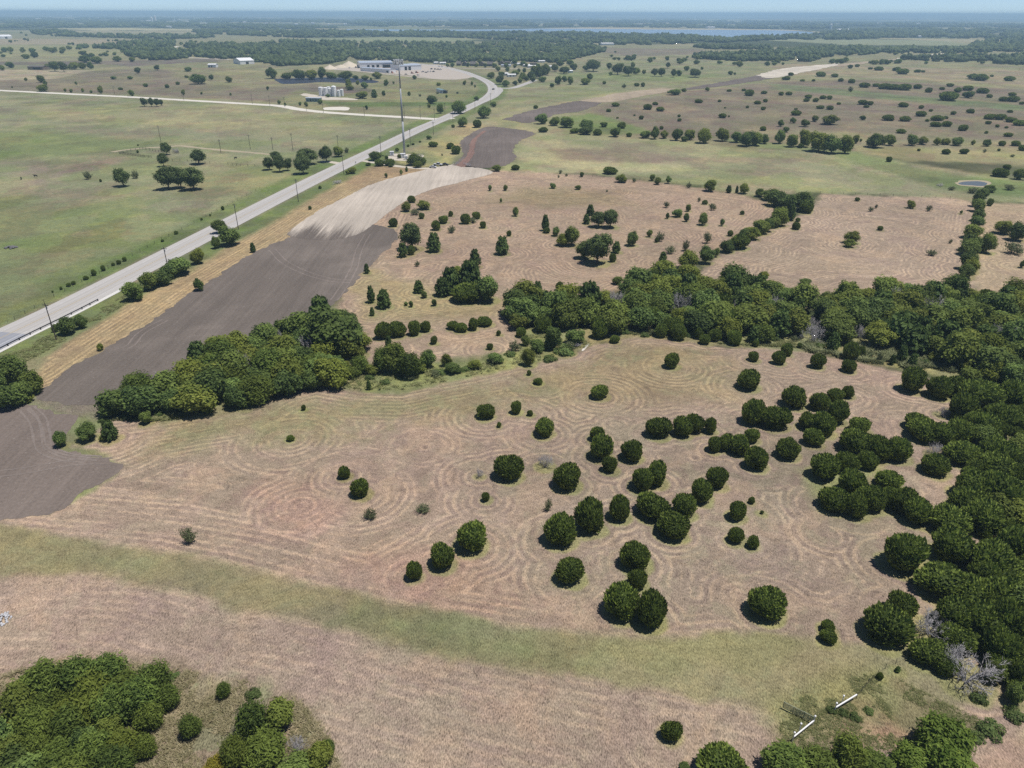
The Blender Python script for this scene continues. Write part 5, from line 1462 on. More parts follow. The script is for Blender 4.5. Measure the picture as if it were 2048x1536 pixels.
tufts('tall_grass', 'rough weedy grass behind the entrance rails', [[(1560, 1420), (1660, 1365), (1760, 1340), (1880, 1400), (1960, 1440), (2000, 1480), (1900, 1500), (1700, 1500), (1560, 1500)]], 2200, 0.35, M['green_grass'], 6, 7)
tufts('tall_grass', 'roadside rough grass between the guard rail and the mown strip', [[(0, 712), (60, 688), (200, 618), (320, 548), (330, 560), (200, 640), (90, 705), (30, 735)]], 2600, 0.5, M['green_grass'], 7, 7)

# ------------------------------------------------------------------ guard rail, poles, mast
def guard_rail():
    line = [p for p in HWY if G(-60, 705).y < p.y < G(190, 600).y]
    base = line[0]
    root = empty('guard_rail', (0, 0, 0))
    r = MB()
    off = 6.7; pts = []
    for i, p in enumerate(line):
        a = line[max(0, i - 1)]; b = line[min(len(line) - 1, i + 1)]
        d = (b - a).normalized(); n = Vector((d.y, -d.x))
        pts.append(p + n * off)
    for a, b in zip(pts[:-1], pts[1:]):
        d = (b - a).normalized(); n = Vector((d.y, -d.x)) * 0.05
        for z0, z1 in ((0.50, 0.64), (0.67, 0.81)):
            r.add([(a.x - n.x, a.y - n.y, z0), (b.x - n.x, b.y - n.y, z0), (b.x + n.x, b.y + n.y, z0), (a.x + n.x, a.y + n.y, z0),
                   (a.x - n.x, a.y - n.y, z1), (b.x - n.x, b.y - n.y, z1), (b.x + n.x, b.y + n.y, z1), (a.x + n.x, a.y + n.y, z1)],
                  [(0, 3, 2, 1), (4, 5, 6, 7), (0, 1, 5, 4), (1, 2, 6, 5), (2, 3, 7, 6), (3, 0, 4, 7)])
    r.build('rail', M['dark_metal'], root)
    pm = MB().box(-0.12, 0.12, -0.12, 0.12, 0, 0.84).mesh('post', M['dark_metal'])
    for p in pts: place('post', pm, root, (p.x, p.y, 0))
    tag(root, 'dark steel guard rail on posts beside the highway bridge', 'guard rail')
    ln = [p for p in HWY if G(-80, 715).y < p.y < G(240, 575).y]
    strip('concrete_mow_strip', ln, 6.25, 8.0, M['concrete'], 0.07, 'white concrete strip under the guard rail')


guard_rail()


def pole_meshes(h):
    pole = MB().tube((0, 0, 0), (0, 0, h), 0.17, 0.11, 8)
    arm = MB().box(-1.1, 1.1, -0.06, 0.06, h - 0.75, h - 0.6)
    ins = MB()
    for x in (-1.0, -0.4, 0.4, 1.0): ins.tube((x, 0, h - 0.6), (x, 0, h - 0.42), 0.045, 0.03, 6)
    ins.tube((0.22, 0.0, h - 1.7), (0.22, 0.0, h - 1.0), 0.16, 0.16, 8)
    return pole.mesh('pole', M['pole_wood']), arm.mesh('crossarm', M['pole_wood']), ins.mesh('insulators', M['grey_metal'])


PM = {h: pole_meshes(h) for h in (8.5, 10.0, 11.5)}
POLES = [(113, 680, 11.5, 'beside the guard rail'), (341, 556, 11.5, 'behind the roadside thicket'), (477, 459, 11.5, 'past the broad roadside tree'), (597, 404, 11.5, 'on the green verge above the pale soil'), (688, 349, 11.5, 'just before the mast driveway'), (762, 307, 11.5, 'among the trees at the mast driveway'),
         (821, 291, 11.5, 'behind the mast'), (867, 270, 10.0, 'on the verge beyond the mast'), (906, 245, 10.0, 'opposite the gravel road mouth'), (950, 221, 10.0, 'before the highway bend'), (981, 206, 10.0, 'at the bushes on the highway bend'),
         (322, 283, 11.5, 'behind the cattle pen oak'), (442, 305, 8.5, 'between the two cattle oaks and the track'), (501, 299, 10.0, 'standing alone above the ranch track'), (546, 300, 8.5, 'behind the trio of pasture oaks'), (586, 301, 11.5, 'left of the paired pasture oaks'), (677, 300, 10.0, 'behind the pasture oaks nearest the highway'),
         (97, 185, 8.5, 'at the far left of the gravel road'), (230, 191, 10.0, 'behind the gravel road near two bushes'), (368, 201, 8.5, 'in front of the gravel road, tree behind'), (505, 208, 10.0, 'at the gravel road, left of its bend'), (540, 212, 10.0, 'at the gravel road bend'), (570, 215, 10.0, 'just past the gravel road bend'), (613, 222, 8.5, 'before the pale trailer'), (647, 226, 8.5, 'below the small white pad'), (729, 232, 8.5, 'beside the lone round tree'), (809, 236, 11.5, 'seen beside the mast over the gravel road'), (841, 237, 11.5, 'right of the mast at the gravel road'), (869, 241, 10.0, 'at the gravel road mouth'), (890, 228, 10.0, 'by the dense trees at the road mouth')]
for px, py, h, w in POLES:
    g = G(px, py)
    o = empty('utility_pole', (g.x, g.y, 0), random.Random(px).uniform(-0.2, 0.2) + (-ROADDIR if px != 981 else -0.6))
    a, b, c = PM[h]
    place('pole', a, o)
    ar = place('crossarm', b, o); place('insulators', c, ar)
    tag(o, 'dark wooden utility pole ' + w, 'utility pole', 'utility poles along the roads')


def mast():
    g = G(809.5, 313); top = 57.5
    o = empty('radio_mast', (g.x, g.y, 0), 0.3)
    MB().tube((0, 0, 0), (0, 0, 22), 0.75, 0.65, 18).build('lower_section', M['grey_metal'], o, True)
    MB().tube((0, 0, 22), (0, 0, 42), 0.64, 0.50, 18).build('middle_section', M['grey_metal'], o, True)
    MB().tube((0, 0, 42), (0, 0, top), 0.49, 0.36, 18).build('upper_section', M['grey_metal'], o, True)
    MB().box(-1.4, 1.4, -1.4, 1.4, 0, 0.5).build('base_plate', M['concrete'], o)
    pf = MB()
    for k in range(3):
        t = 2.094 * k
        d = Vector((math.cos(t), math.sin(t), 0)); s = Vector((-d.y, d.x, 0))
        for z in (top - 1.2, top + 0.7):
            pf.tube(d * 0.3 + Vector((0, 0, z)), d * 2.0 + Vector((0, 0, z)), 0.09, n=6)
            pf.tube(d * 2.0 - s * 2.3 + Vector((0, 0, z)), d * 2.0 + s * 2.3 + Vector((0, 0, z)), 0.08, n=6)
    pf.build('antenna_frame', M['grey_metal'], o)
    am = MB().box(-0.22, 0.22, -0.35, 0.35, -1.6, 1.6).mesh('antenna', M['white_metal'], bevel=0.05)
    dm = MB().box(-0.25, 0.25, -0.3, 0.3, -0.6, 0.6).mesh('radio_box', M['grey_metal'])
    for k in range(3):
        t = 2.094 * k
        d = Vector((math.cos(t), math.sin(t), 0)); s = Vector((-d.y, d.x, 0))
        for e in (-2.1, -0.7, 0.7, 2.1):
            p = d * 2.35 + s * e
            place('antenna', am, o, (p.x, p.y, top - 0.1), t)
        for e in (-1.4, 1.4):
            p = d * 1.8 + s * e
            place('radio_box', dm, o, (p.x, p.y, top - 0.6), t)
    MB().tube((0.4, 0, top), (0.4, 0, top + 2.4), 0.05, 0.03, 6).build('lightning_rod', M['grey_metal'], o)
    tag(o, 'tall grey tapering antenna mast beside the highway', 'antenna mast')
    # cabinets and fence
    for px, py, w, d, h, lab in ((784, 311, 2.6, 2.0, 2.6, 'white equipment shelter at the far corner of the mast compound'), (806, 316, 3.0, 2.2, 2.8, 'pale equipment cabinet at the foot of the mast'), (812, 319, 2.0, 1.6, 2.2, 'low pale cabinet in front of the mast foot')):
        q = G(px, py)
        c = empty('equipment_cabinet', (q.x, q.y, 0), 0.3)
        MB().box(-w / 2, w / 2, -d / 2, d / 2, 0.15, h).build('body', M['white_metal'], c, bevel=0.05)
        MB().box(-w / 2 - 0.12, w / 2 + 0.12, -d / 2 - 0.12, d / 2 + 0.12, h + 0.002, h + 0.12).build('lid', M['white_metal'], c)
        MB().box(-0.4, 0.4, -d / 2 - 0.05, -d / 2 - 0.002, 0.3, h - 0.3).build('door', M['grey_metal'], c)
        tag(c, lab, 'cabinet')
    fence('chain_link_fence', Gp([(772, 316), (784, 307), (815, 307), (848, 309.5)]), 2.0, 3.2, 'grey chain link fence behind the mast compound', M['grey_metal'], rails=(0.1, 1.0, 1.95))


def fence(name, pts, h, gap, label, mat, rails=(0.5, 1.0), r=0.05, rr=0.03):
    o = empty(name, (pts[0].x, pts[0].y, 0))
    b = Vector((pts[0].x, pts[0].y, 0))
    pm = MB().tube((0, 0, 0), (0, 0, h), r, r * 0.9, 6).mesh('post', mat)
    L = smooth_line(pts, gap) if len(pts) > 2 else [Vector((pts[0].x, pts[0].y)).lerp(Vector((pts[1].x, pts[1].y)), t / max(1, int((pts[1] - pts[0]).length / gap))) for t in range(int((pts[1] - pts[0]).length / gap) + 1)]
    for p in L: place('post', pm, o, (p.x - b.x, p.y - b.y, 0))
    for z in rails:
        m = MB()
        for u, v in zip(L[:-1], L[1:]):
            m.tube((u.x - b.x, u.y - b.y, z), (v.x - b.x, v.y - b.y, z), rr, n=4, cap=False)
        m.build('rail', mat, o)
    tag(o, label, 'fence')
    return o


mast()
fence('cattle_pen_fence', Gp([(239, 308), (262, 311), (290, 315), (303, 315.5)]), 1.7, 1.6, 'weathered timber cattle pen fence, near side', M['pole_wood'], (0.4, 0.9, 1.4), 0.11, 0.07)
fence('cattle_pen_fence', Gp([(239, 308), (262, 303), (280, 299), (300, 301), (330, 306), (358, 307)]), 1.7, 3.0, 'weathered timber cattle pen fence, far side with spaced posts', M['pole_wood'], (0.5, 1.2), 0.12, 0.06)
fence('pasture_fence', Gp([(345, 322), (375, 323), (400, 326), (420, 327)]), 1.4, 3.5, 'broken timber fence posts right of the cattle pen', M['pole_wood'], (1.0,), 0.12, 0.04)
fence('pasture_fence', Gp([(456, 329), (482, 332), (510, 333)]), 1.4, 3.5, 'short run of timber fence posts left of the oak trio', M['pole_wood'], (1.0,), 0.12, 0.04)
fence('boundary_fence', Gp([(1712, 1398), (1730, 1375), (1742, 1362), (1770, 1338), (1810, 1320), (1830, 1305)]), 1.25, 3.0, 'thin steel-post wire fence running up from the entrance rails', M['dark_metal'], (0.4, 0.7, 1.0), 0.035, 0.006)
fence('pipe_gate', Gp([(906, 327), (918, 329)]), 1.3, 1.5, 'white pipe gate leaf beside the parked pickup', M['white_paint'], (0.4, 0.8, 1.2), 0.06, 0.05)
fence('pipe_gate', Gp([(927, 328.5), (941, 332.5)]), 1.3, 1.5, 'white pipe gate leaf at the edge of the dark soil patch', M['white_paint'], (0.4, 0.8, 1.2), 0.06, 0.05)
fence('boundary_fence', Gp([(1140, 352), (1250, 358), (1330, 364), (1400, 374), (1480, 384), (1540, 392)]), 1.3, 6.0, 'wire boundary fence behind the mown field', M['pole_wood'], (0.6, 1.1), 0.07, 0.012)
fence('boundary_fence', Gp([(1640, 387), (1760, 391), (1900, 397)]), 1.3, 6.0, 'wire boundary fence behind the eastern mown field', M['pole_wood'], (0.6, 1.1), 0.07, 0.012)
fence('roadside_fence', Gp([(30, 640), (130, 583), (250, 520), (352, 466), (445, 417), (520, 378)]), 1.3, 5.0, 'wire fence between the highway verge and the grazed pasture', M['pole_wood'], (0.6, 1.1), 0.07, 0.012)


def entrance():
    for (ax, ay), (bx, by), lab in (((1587, 1474), (1628, 1441), 'white entrance beam rail beside the tube gate'), ((1671, 1415), (1714, 1389), 'white entrance beam rail across the gateway')):
        a = G(ax, ay, 0.95); b = G(bx, by, 0.95)
        if a.y > b.y: a, b = b, a
        L = math.hypot(b.x - a.x, b.y - a.y)
        o = empty('entrance_rail', (a.x, a.y, 0), math.atan2(b.y - a.y, b.x - a.x))
        m = MB(); m.prism([(-0.07, 0.84), (0.07, 0.84), (0.10, 0.95), (0.07, 1.06), (-0.07, 1.06), (-0.10, 0.95)], 0.06, L - 0.02)
        m.build('beam', M['white_paint'], o, bevel=0.02)
        pm = MB().tube((0, 0, 0), (0, 0, 1.75), 0.06, 0.06, 8).mesh('post', M['white_paint'])
        cm = MB().lathe([(0.02, -0.12), (0.12, -0.08), (0.15, 0.02), (0.12, 0.12), (0.02, 0.17)], 10).mesh('post_cap', M['white_paint'], True)
        for f in (0.0, 0.42, 1.0):
            if f == 1.0 and 'across' in lab: continue
            p = place('post', pm, o, (f * L, 0.34 if f not in (0.0, 1.0) else 0.0, 0))
            place('post_cap', cm, p, (0, 0, 1.8))
        tag(o, lab, 'rail', 'white entrance rails')
    a = G(1628, 1449); b = G(1565, 1417)
    o = empty('tube_gate', (a.x, a.y, 0), math.atan2(b.y - a.y, b.x - a.x))
    L = math.hypot(b.x - a.x, b.y - a.y)
    bar = MB().tube((0.1, 0, 0), (L, 0, 0), 0.045, n=6).mesh('gate_bar', M['green_pipe'])
    for i in range(6): place('gate_bar', bar, o, (0, 0, 0.25 + i * 0.22))
    up = MB().tube((0, 0, 0.2), (0, 0, 1.4), 0.05, n=6).mesh('gate_stile', M['green_pipe'])
    for f in (0.1, L * 0.35, L * 0.68, L): place('gate_stile', up, o, (f, 0.003, 0))
    tag(o, 'open greenish tube gate swung back from the white entrance rail', 'gate')


entrance()


# ------------------------------------------------------------------ stones, brush heaps
def rock_mesh(seed, mat):
    R = rng(seed)
    V = ICO1[0] * (0.7 + 0.5 * R.rand(len(ICO1[0]), 1)) * [1, 0.8, 0.65]
    return mesh_np('stone', V, ICO1[1], M[mat])


RK = [rock_mesh(i, 'stone') for i in range(6)]
RG = [rock_mesh(i, 'stone_grey') for i in range(6)]


def heap(name, label, cat, px, py, rx, ry, n, s0, s1, seed, pool=RK):
    g = G(px, py); R = random.Random(seed)
    o = empty(name, (g.x, g.y, 0))
    for i in range(n):
        t = R.uniform(0, 6.283); f = math.sqrt(R.random()); s = R.uniform(s0, s1)
        place('stone', R.choice(pool), o, (f * rx * math.cos(t), f * ry * math.sin(t), s * 0.35 + (1 - f) * s1 * 1.1), R.uniform(0, 6), (s, s, s))
    tag(o, label, cat)


heap('stone_pile', 'pile of pale limestone rocks at the edge of the near mown strip', 'stone pile', 2, 1240, 1.5, 1.6, 90, 0.12, 0.26, 3)
heap('stone_pile', 'grey stone heap in the green pasture beyond the highway', 'stone pile', 22, 496, 2.4, 1.8, 60, 0.3, 0.6, 4, RG)
for px, py, s, lab in ((675, 367, 4.0, 'grey brushwood heap between the verge and the pale soil'), (1150, 692, 3.0, 'grey driftwood by the creek bend'), (1880, 372, 3.0, 'grey brushwood by the stock pond')):
    g = G(px, py)
    tag(place('brush_pile', POOL['X'][0], None, (g.x, g.y, 0), 1.0, (s, s * 0.6, s * 0.45)), lab, 'brush pile')
sheet('creek_bed', [(1163, 700), (1172, 690), (1179, 688), (1176, 694), (1166, 702)], M['gravel_white'], 0.05, 'short bare white stretch of creek bed at the slope edge', 0.2, 1)


# ------------------------------------------------------------------ buildings
def wall_base(ax, ay, bx, by):
    a = G(ax, ay); b = G(bx, by)
    return a, math.atan2(b.y - a.y, b.x - a.x), math.hypot(b.x - a.x, b.y - a.y)


def shed(name, label, cat, ax, ay, bx, by, dep, h, rise, wall, roof, doors=(), windows=0, door_mat='dark_open', gable='x', chimney=False, group=None):
    """a long building: front wall between two pixels; doors as (start, width, height) shares along the front"""
    a, rz, L = wall_base(ax, ay, bx, by)
    o = empty(name, (a.x, a.y, 0), rz)
    MB().box(0, L, 0, dep, 0, h).build('wall', M[wall], o)
    ov = 0.4
    if gable == 'x':
        prof = [(-ov, h + 0.02), (dep / 2, h + rise), (dep + ov, h + 0.02), (dep + ov, h + 0.25), (dep / 2, h + rise + 0.25), (-ov, h + 0.25)]
        rf = MB().prism(prof, -ov, L + ov).build('roof', M[roof], o)
        g = MB()
        for x in (0.0, L - 0.2):
            g.prism([(0, h + 0.003), (dep, h + 0.003), (dep / 2, h + rise - 0.03)], x, x + 0.2)
        g.build('gable', M[wall], o)
    else:
        m = MB()
        v = [(-ov, -ov, h + 0.02), (L / 2, -ov, h + rise), (L + ov, -ov, h + 0.02), (L + ov, -ov, h + 0.25), (L / 2, -ov, h + rise + 0.25), (-ov, -ov, h + 0.25)]
        v += [(x, dep + ov, z) for x, _, z in v]
        m.add(v, [(0, 1, 2, 3, 4, 5), (11, 10, 9, 8, 7, 6)] + [(i, (i + 1) % 6, 6 + (i + 1) % 6, 6 + i) for i in range(6)])
        rf = m.build('roof', M[roof], o)
        g = MB()
        for y in (0.0, dep - 0.2):
            g.add([(0, y, h + 0.003), (L, y, h + 0.003), (L / 2, y, h + rise - 0.03), (0, y + .2, h + 0.003), (L, y + .2, h + 0.003), (L / 2, y + .2, h + rise - 0.03)], [(0, 1, 2), (5, 4, 3), (0, 1, 4, 3), (1, 2, 5, 4), (2, 0, 3, 5)])
        g.build('gable', M[wall], o)
    if chimney:
        MB().box(L * 0.7, L * 0.7 + 0.8, dep * 0.4, dep * 0.4 + 0.8, h + rise * 0.5, h + rise + 1.2).build('chimney', M['brick_wall'], rf)
    for s, w, hh in doors:
        MB().box(L * s, L * (s + w), -0.12, -0.004, 0.02, h * hh).build('door', M[door_mat], o)
    wm = MB().box(-0.6, 0.6, -0.08, -0.004, 1.0, 2.3).mesh('window', M['glass_dark'])
    for i in range(windows):
        place('window', wm, o, (L * (i + 0.7) / (windows + 0.4), 0, 0))
    tag(o, label, cat, group)
    return o


shed('depot_building', 'long white metal depot building with pale blue roof', 'warehouse', 720, 135.5, 786, 134.5, 60, 7.5, 1.6, 'white_metal', 'roof_blue', ((0.22, 0.07, 0.55), (0.36, 0.08, 0.55), (0.5, 0.08, 0.6)))
shed('depot_building', 'white depot workshop with two tall dark doorways', 'warehouse', 801, 141.2, 843, 139.6, 42, 7.2, 1.2, 'white_metal', 'roof_blue', ((0.2, 0.12, 0.8), (0.38, 0.12, 0.8)))
shed('storage_shed', 'long low white storage shed in front of the depot', 'shed', 721, 142, 779, 146, 14, 5.0, 0.6, 'white_metal', 'roof_blue', ((0.9, 0.06, 0.6),))
shed('loading_porch', 'grey-roofed loading porch at the end of the depot building', 'porch', 769, 135.8, 790, 135.4, 14, 4.6, 0.5, 'dark_open', 'roof_grey')
shed('office_trailer', 'long pale blue trailer beside the storage tanks', 'trailer', 612, 203.4, 641, 204, 4, 3.6, 0.5, 'roof_teal', 'roof_blue', ((0.3, 0.06, 0.7),), 5)
shed('small_shed', 'pale teal metal shed alone in the scrub', 'shed', 873, 183.5, 884, 186.8, 5, 3.2, 0.7, 'white_metal', 'roof_teal', ((0.8, 0.12, 0.8),))
shed('shipping_container', 'dark shipping container beside the teal shed', 'container', 886.5, 186.8, 893, 187, 4, 2.7, 0.1, 'car_dark', 'dark_open')
shed('ranch_barn', 'low dark-fronted barn beside the homestead trees', 'barn', 56, 139.5, 86, 140, 16, 4.5, 1.5, 'brick_wall', 'roof_grey', ((0.35, 0.5, 0.8),))
shed('ranch_house', 'grey-roofed homestead house among oaks', 'house', 128, 137, 140, 137, 14, 3.8, 3.0, 'brick_wall', 'roof_grey', ((0.45, 0.08, 0.6),), 3)
shed('white_barn', 'big white-roofed barn by the dark field', 'barn', 481, 129, 509, 128, 40, 6, 4, 'white_metal', 'white_metal', ((0.4, 0.2, 0.7),))
shed('white_barn', 'small white shed with green end by the dark field', 'shed', 416, 135, 432, 135, 12, 4.5, 1.2, 'white_metal', 'white_metal', ((0.1, 0.15, 0.7), (0.4, 0.15, 0.7)))
shed('white_barn', 'white long barn at the far left edge', 'barn', 1, 77.6, 25, 77.2, 60, 7, 5, 'white_metal', 'white_metal', ((0.4, 0.2, 0.7),))
hs = [(913, 131.5, 921), (924, 132, 934), (940, 132.3, 951), (957, 132.4, 969), (974, 132.6, 985), (997, 130.5, 1008)]
for i, (x0, y0, x1) in enumerate(hs):
    shed('cottage', 'grey-roofed cottage facing the lane, %s in the row from the depot' % ordw(i), 'house', x0, y0, x1, y0 + 0.1, 11, 3.2, 4.2, ['brick_wall', 'roof_grey', 'brick_wall'][i % 3], 'roof_grey', ((0.42, 0.09, 0.65),), 3, gable='xy'[i % 2], chimney=i % 2 == 0, group='cottages in a row by the lane')
wr = [(869, 128.6, 877, 'white_metal'), (880, 129.2, 892, 'white_metal'), (1003, 134, 1022, 'roof_blue'), (1010, 128, 1020, 'roof_grey'), (1024, 127.6, 1034, 'white_metal'), (1035, 131, 1046, 'white_metal'), (1048, 134, 1060, 'white_metal'), (1057, 135.6, 1072, 'white_metal'), (1062, 130.4, 1074, 'roof_grey'), (1078, 125.4, 1090, 'white_metal'), (1016, 154, 1032, 'white_metal'), (1010, 151.5, 1017, 'white_metal'), (1122, 141, 1136, 'roof_blue'), (1140, 146, 1146, 'white_metal'), (1100, 136.5, 1107, 'white_metal'), (870, 102.4, 884, 'white_metal'), (1076, 99, 1083, 'white_metal')]
wl = ['nearest the depot yard', 'second from the depot yard', 'wide blue-roofed among the cottages', 'grey-roofed behind the cottages', 'at the back of the white-roofed rows', 'in the middle of the white-roofed rows', 'front of the white-roofed rows', 'longest in front of the white-roofed rows', 'grey one among the white roofs', 'tallest at the back by the trees', 'on the inside of the bend by dark trees', 'tiny one left of the bend trees', 'blue-roofed under the big oaks', 'tiny one right of the big oaks', 'tiny one between the tree row and the oaks', 'alone in the wood behind the depot', 'alone in the wood above the cottages']
for (x0, y0, x1, rf), w in zip(wr, wl):
    shed('white_cabin' if rf == 'white_metal' else 'cabin', 'pale flat-roofed cabin ' + w, 'cabin', x0, y0, x1, y0 - 0.15, 9, 3.0, 0.9, 'white_metal' if rf != 'roof_grey' else 'brick_wall', rf, ((0.3, 0.08, 0.7),), 2, group='pale cabins and trailers near the cottages')
far = [(208, 54.2, 218, 20, 8, 'white far building among the left horizon woods, left one'), (332, 55.6, 342, 20, 8, 'white far building among the left horizon woods, right one'), (276, 86, 286, 30, 6, 'white far shed below the wood strip'), (414, 36.8, 428, 40, 14, 'white far warehouse roof near the left horizon'), (132, 33.6, 144, 40, 14, 'pale far warehouse left of the horizon towers'), (70, 39.6, 84, 40, 12, 'pale far building at the left horizon'), (292, 44.4, 304, 30, 12, 'white hall of the far plant with silos'), (758, 36.4, 770, 40, 12, 'white far roof on the middle horizon, left one'), (822, 36.6, 834, 40, 12, 'white far roof on the middle horizon, right one'), (1416, 57.2, 1430, 30, 9, 'white far roof on the lake shore'), (1826, 49, 1842, 40, 9, 'white far roof below the right ridge'), (1934, 38.4, 1942, 40, 14, 'tiny white far roof near the right horizon'), (1204, 90.6, 1228, 30, 5, 'long pale far shed beyond the oaks'), (1345, 55.2, 1352, 30, 9, 'small white far roof on the far lake shore'), (400, 49, 412, 30, 8, 'pale far roofs before the left woods'), (1838, 75.6, 1843, 16, 6, 'tiny white far house by the green field')]
for x0, y0, x1, d, h, lab in far:
    shed('far_building', lab, 'building', x0, y0, x1, y0, d * 1.5, h, h * 0.25, 'white_metal', 'white_metal', group='far pale buildings')

roofs = [(-4, 45), (22, 41), (38, 47), (58, 36), (96, 34), (118, 38), (158, 36), (176, 40), (196, 37), (230, 35), (248, 42), (262, 36), (318, 38), (346, 42), (372, 45), (388, 40), (448, 42), (486, 46), (505, 43), (530, 49), (556, 47), (590, 50), (622, 48), (655, 51), (688, 50), (720, 47)]
for i, (x, y) in enumerate(roofs):
    shed('far_building', 'tiny pale far roof below the left horizon, %s of the scattered roofs from left' % ordw(i), 'building', x, y, x + 3 + (i * 7) % 5, y, 40, 9, 2, 'white_metal', 'white_metal', group='scattered far roofs')
roofs = [(1150, 48), (1176, 46), (1260, 42), (1300, 40), (1390, 41), (1490, 45), (1574, 47), (1604, 46), (1640, 49), (1720, 46), (1770, 49), (1866, 53), (1920, 50), (1990, 52), (2020, 47)]
for i, (x, y) in enumerate(roofs):
    shed('far_building', 'tiny pale far roof beyond the lake, %s of the scattered roofs from left' % ordw(i), 'building', x, y, x + 3 + (i * 5) % 5, y, 40, 9, 2, 'white_metal', 'white_metal', group='scattered far roofs beyond the lake')


def tank(px, py, r, h, label, dome=0.5):
    g = G(px, py)
    o = empty('storage_tank', (g.x, g.y, 0))
    MB().lathe([(r, 0), (r, h)], 20).build('shell', M['white_metal'], o, False)
    MB().lathe([(r + 0.05, h + 0.003), (r * 0.7, h + dome * 0.7), (r * 0.2, h + dome), (0.05, h + dome + 0.02)], 20).build('lid', M['white_metal'], o)
    l = MB()
    for s in (-0.2, 0.2): l.tube((s, -r - 0.15, 0), (s, -r - 0.15, h), 0.03, n=5)
    for i in range(int(h / 0.5)): l.tube((-0.2, -r - 0.15, 0.3 + i * 0.5), (0.2, -r - 0.15, 0.3 + i * 0.5), 0.02, n=4)
    l.build('ladder', M['grey_metal'], o)
    return tag(o, label, 'tank', 'white storage tanks')


tank(643, 192, 2.7, 9.2, 'white storage tank at the left end of the tank row')
tank(652, 192.3, 2.6, 8.9, 'white storage tank second from the left end')
tank(658.5, 190.5, 2.3, 8.8, 'white storage tank standing half behind the third tank')
tank(660.5, 192.8, 2.2, 8.4, 'white storage tank third from the left end')
tank(669, 193, 2.7, 10.6, 'tallest white storage tank of the row', 0.9)
tank(678, 193, 1.9, 6.6, 'short white storage tank second from the right end')
tank(684.5, 192, 1.9, 7.0, 'short white storage tank at the right end')
for px, lab in ((1680, 'white domed far water tank, left of the pair'), (1697, 'white domed far water tank, right of the pair')):
    g = G(px, 62)
    o = empty('water_tank', (g.x, g.y, 0))
    MB().lathe([(22, 0), (22, 7)], 24).build('shell', M['white_metal'], o)
    MB().lathe([(22.2, 7.01), (16, 9.5), (8, 11), (0.3, 11.6)], 24).build('dome', M['white_metal'], o)
    tag(o, lab, 'tank', 'far water tanks')
for px, py, r, h, lab in ((1661, 58, 7, 26, 'white far silo by the domed water tanks'), (312, 45, 9, 50, 'white far silo at the right end of the plant'), (305, 45, 9, 40, 'white far silo in the middle of the plant'), (445, 34.5, 8, 75, 'thin white far tower near the left horizon'), (466, 34.5, 9, 85, 'second thin white far tower near the left horizon')):
    g = G(px, py)
    o = empty('silo', (g.x, g.y, 0))
    MB().lathe([(r, 0), (r, h)], 16).build('shell', M['white_metal'], o)
    MB().lathe([(r * 1.03, h + 0.01), (r * 0.5, h + r * 0.4), (0.1, h + r * 0.5)], 16).build('cap', M['white_metal'], o)
    tag(o, lab, 'silo')


def mound(px, py, rx, ry, h, label):
    g = G(px, py); V, F = [], []
    n, m = 28, 8
    for j in range(m + 1):
        f = j / m
        for i in range(n):
            t = 2 * math.pi * i / n
            k = 1 + 0.25 * (float(fbm(np.array([math.cos(t) * 2 + 9]), np.array([math.sin(t) * 2 + px]), 2, 3)[0]) - .5) * 2
            z = h * max(0, 1 - f) ** 0.9 * (1 + 0.1 * math.sin(3 * t))
            V.append((f * rx * k * math.cos(t), f * ry * k * math.sin(t), z - (0.05 if j == m else 0)))
    for j in range(m):
        for i in range(n): F.append((j * n + i, j * n + (i + 1) % n, (j + 1) * n + (i + 1) % n, (j + 1) * n + i))
    me = bpy.data.meshes.new('gravel_mound'); me.from_pydata(V, [], F); me.materials.append(M['sand'])
    me.polygons.foreach_set('use_smooth', np.ones(len(F), bool))
    o = link(bpy.data.objects.new('gravel_mound', me)); o.location = g
    tag(o, label, 'gravel mound')


mound(698, 133, 17, 26, 8.5, 'large pale sand stockpile left of the depot')
mound(682, 134.5, 14, 20, 4.0, 'lower pale sand ridge joining the large stockpile')
mound(660, 137.5, 11, 20, 6.0, 'smaller pale sand stockpile at the yard edge')


# ------------------------------------------------------------------ vehicles
def vehicle_meshes(kind):
    if kind == 'car':
        body = [(-2.2, .35), (-2.25, .75), (-1.5, .95), (1.7, 1.0), (2.2, .85), (2.2, .4)]; cab = [(-1.1, .96), (-.5, 1.45), (.9, 1.47), (1.6, 1.0)]; w = 0.88; ax = (-1.4, 1.35)
    elif kind == 'pickup':
        body = [(-2.8, .5), (-2.85, 1.0), (-1.5, 1.15), (2.75, 1.15), (2.8, .55)]; cab = [(-1.3, 1.155), (-.8, 1.85), (.7, 1.88), (.9, 1.155)]; w = 1.0; ax = (-1.9, 1.8)
    else:   # loader / tractor
        body = [(-1.9, .7), (-1.9, 1.5), (.2, 1.7), (2.0, 1.5), (2.1, .8)]; cab = [(-.4, 1.705), (-.3, 2.9), (1.0, 2.9), (1.2, 1.705)]; w = 0.8; ax = (-1.2, 1.2)
    b = MB().prism(body, -w, w); c = MB().prism(cab, -w * 0.86, w * 0.86)
    wh = MB().tube((-0.12, 0, 0), (0.12, 0, 0), 0.34 if kind == 'car' else 0.42 if kind == 'pickup' else 0.75, n=14)
    roof = MB().prism([(cab[1][0] + .02, cab[1][1] + 0.004), (cab[2][0] - .02, cab[2][1] + 0.004), (cab[2][0] - .1, cab[2][1] + .06), (cab[1][0] + .1, cab[1][1] + .06)], -w * 0.84, w * 0.84)
    return b, c, wh, roof, w, ax


VM = {}


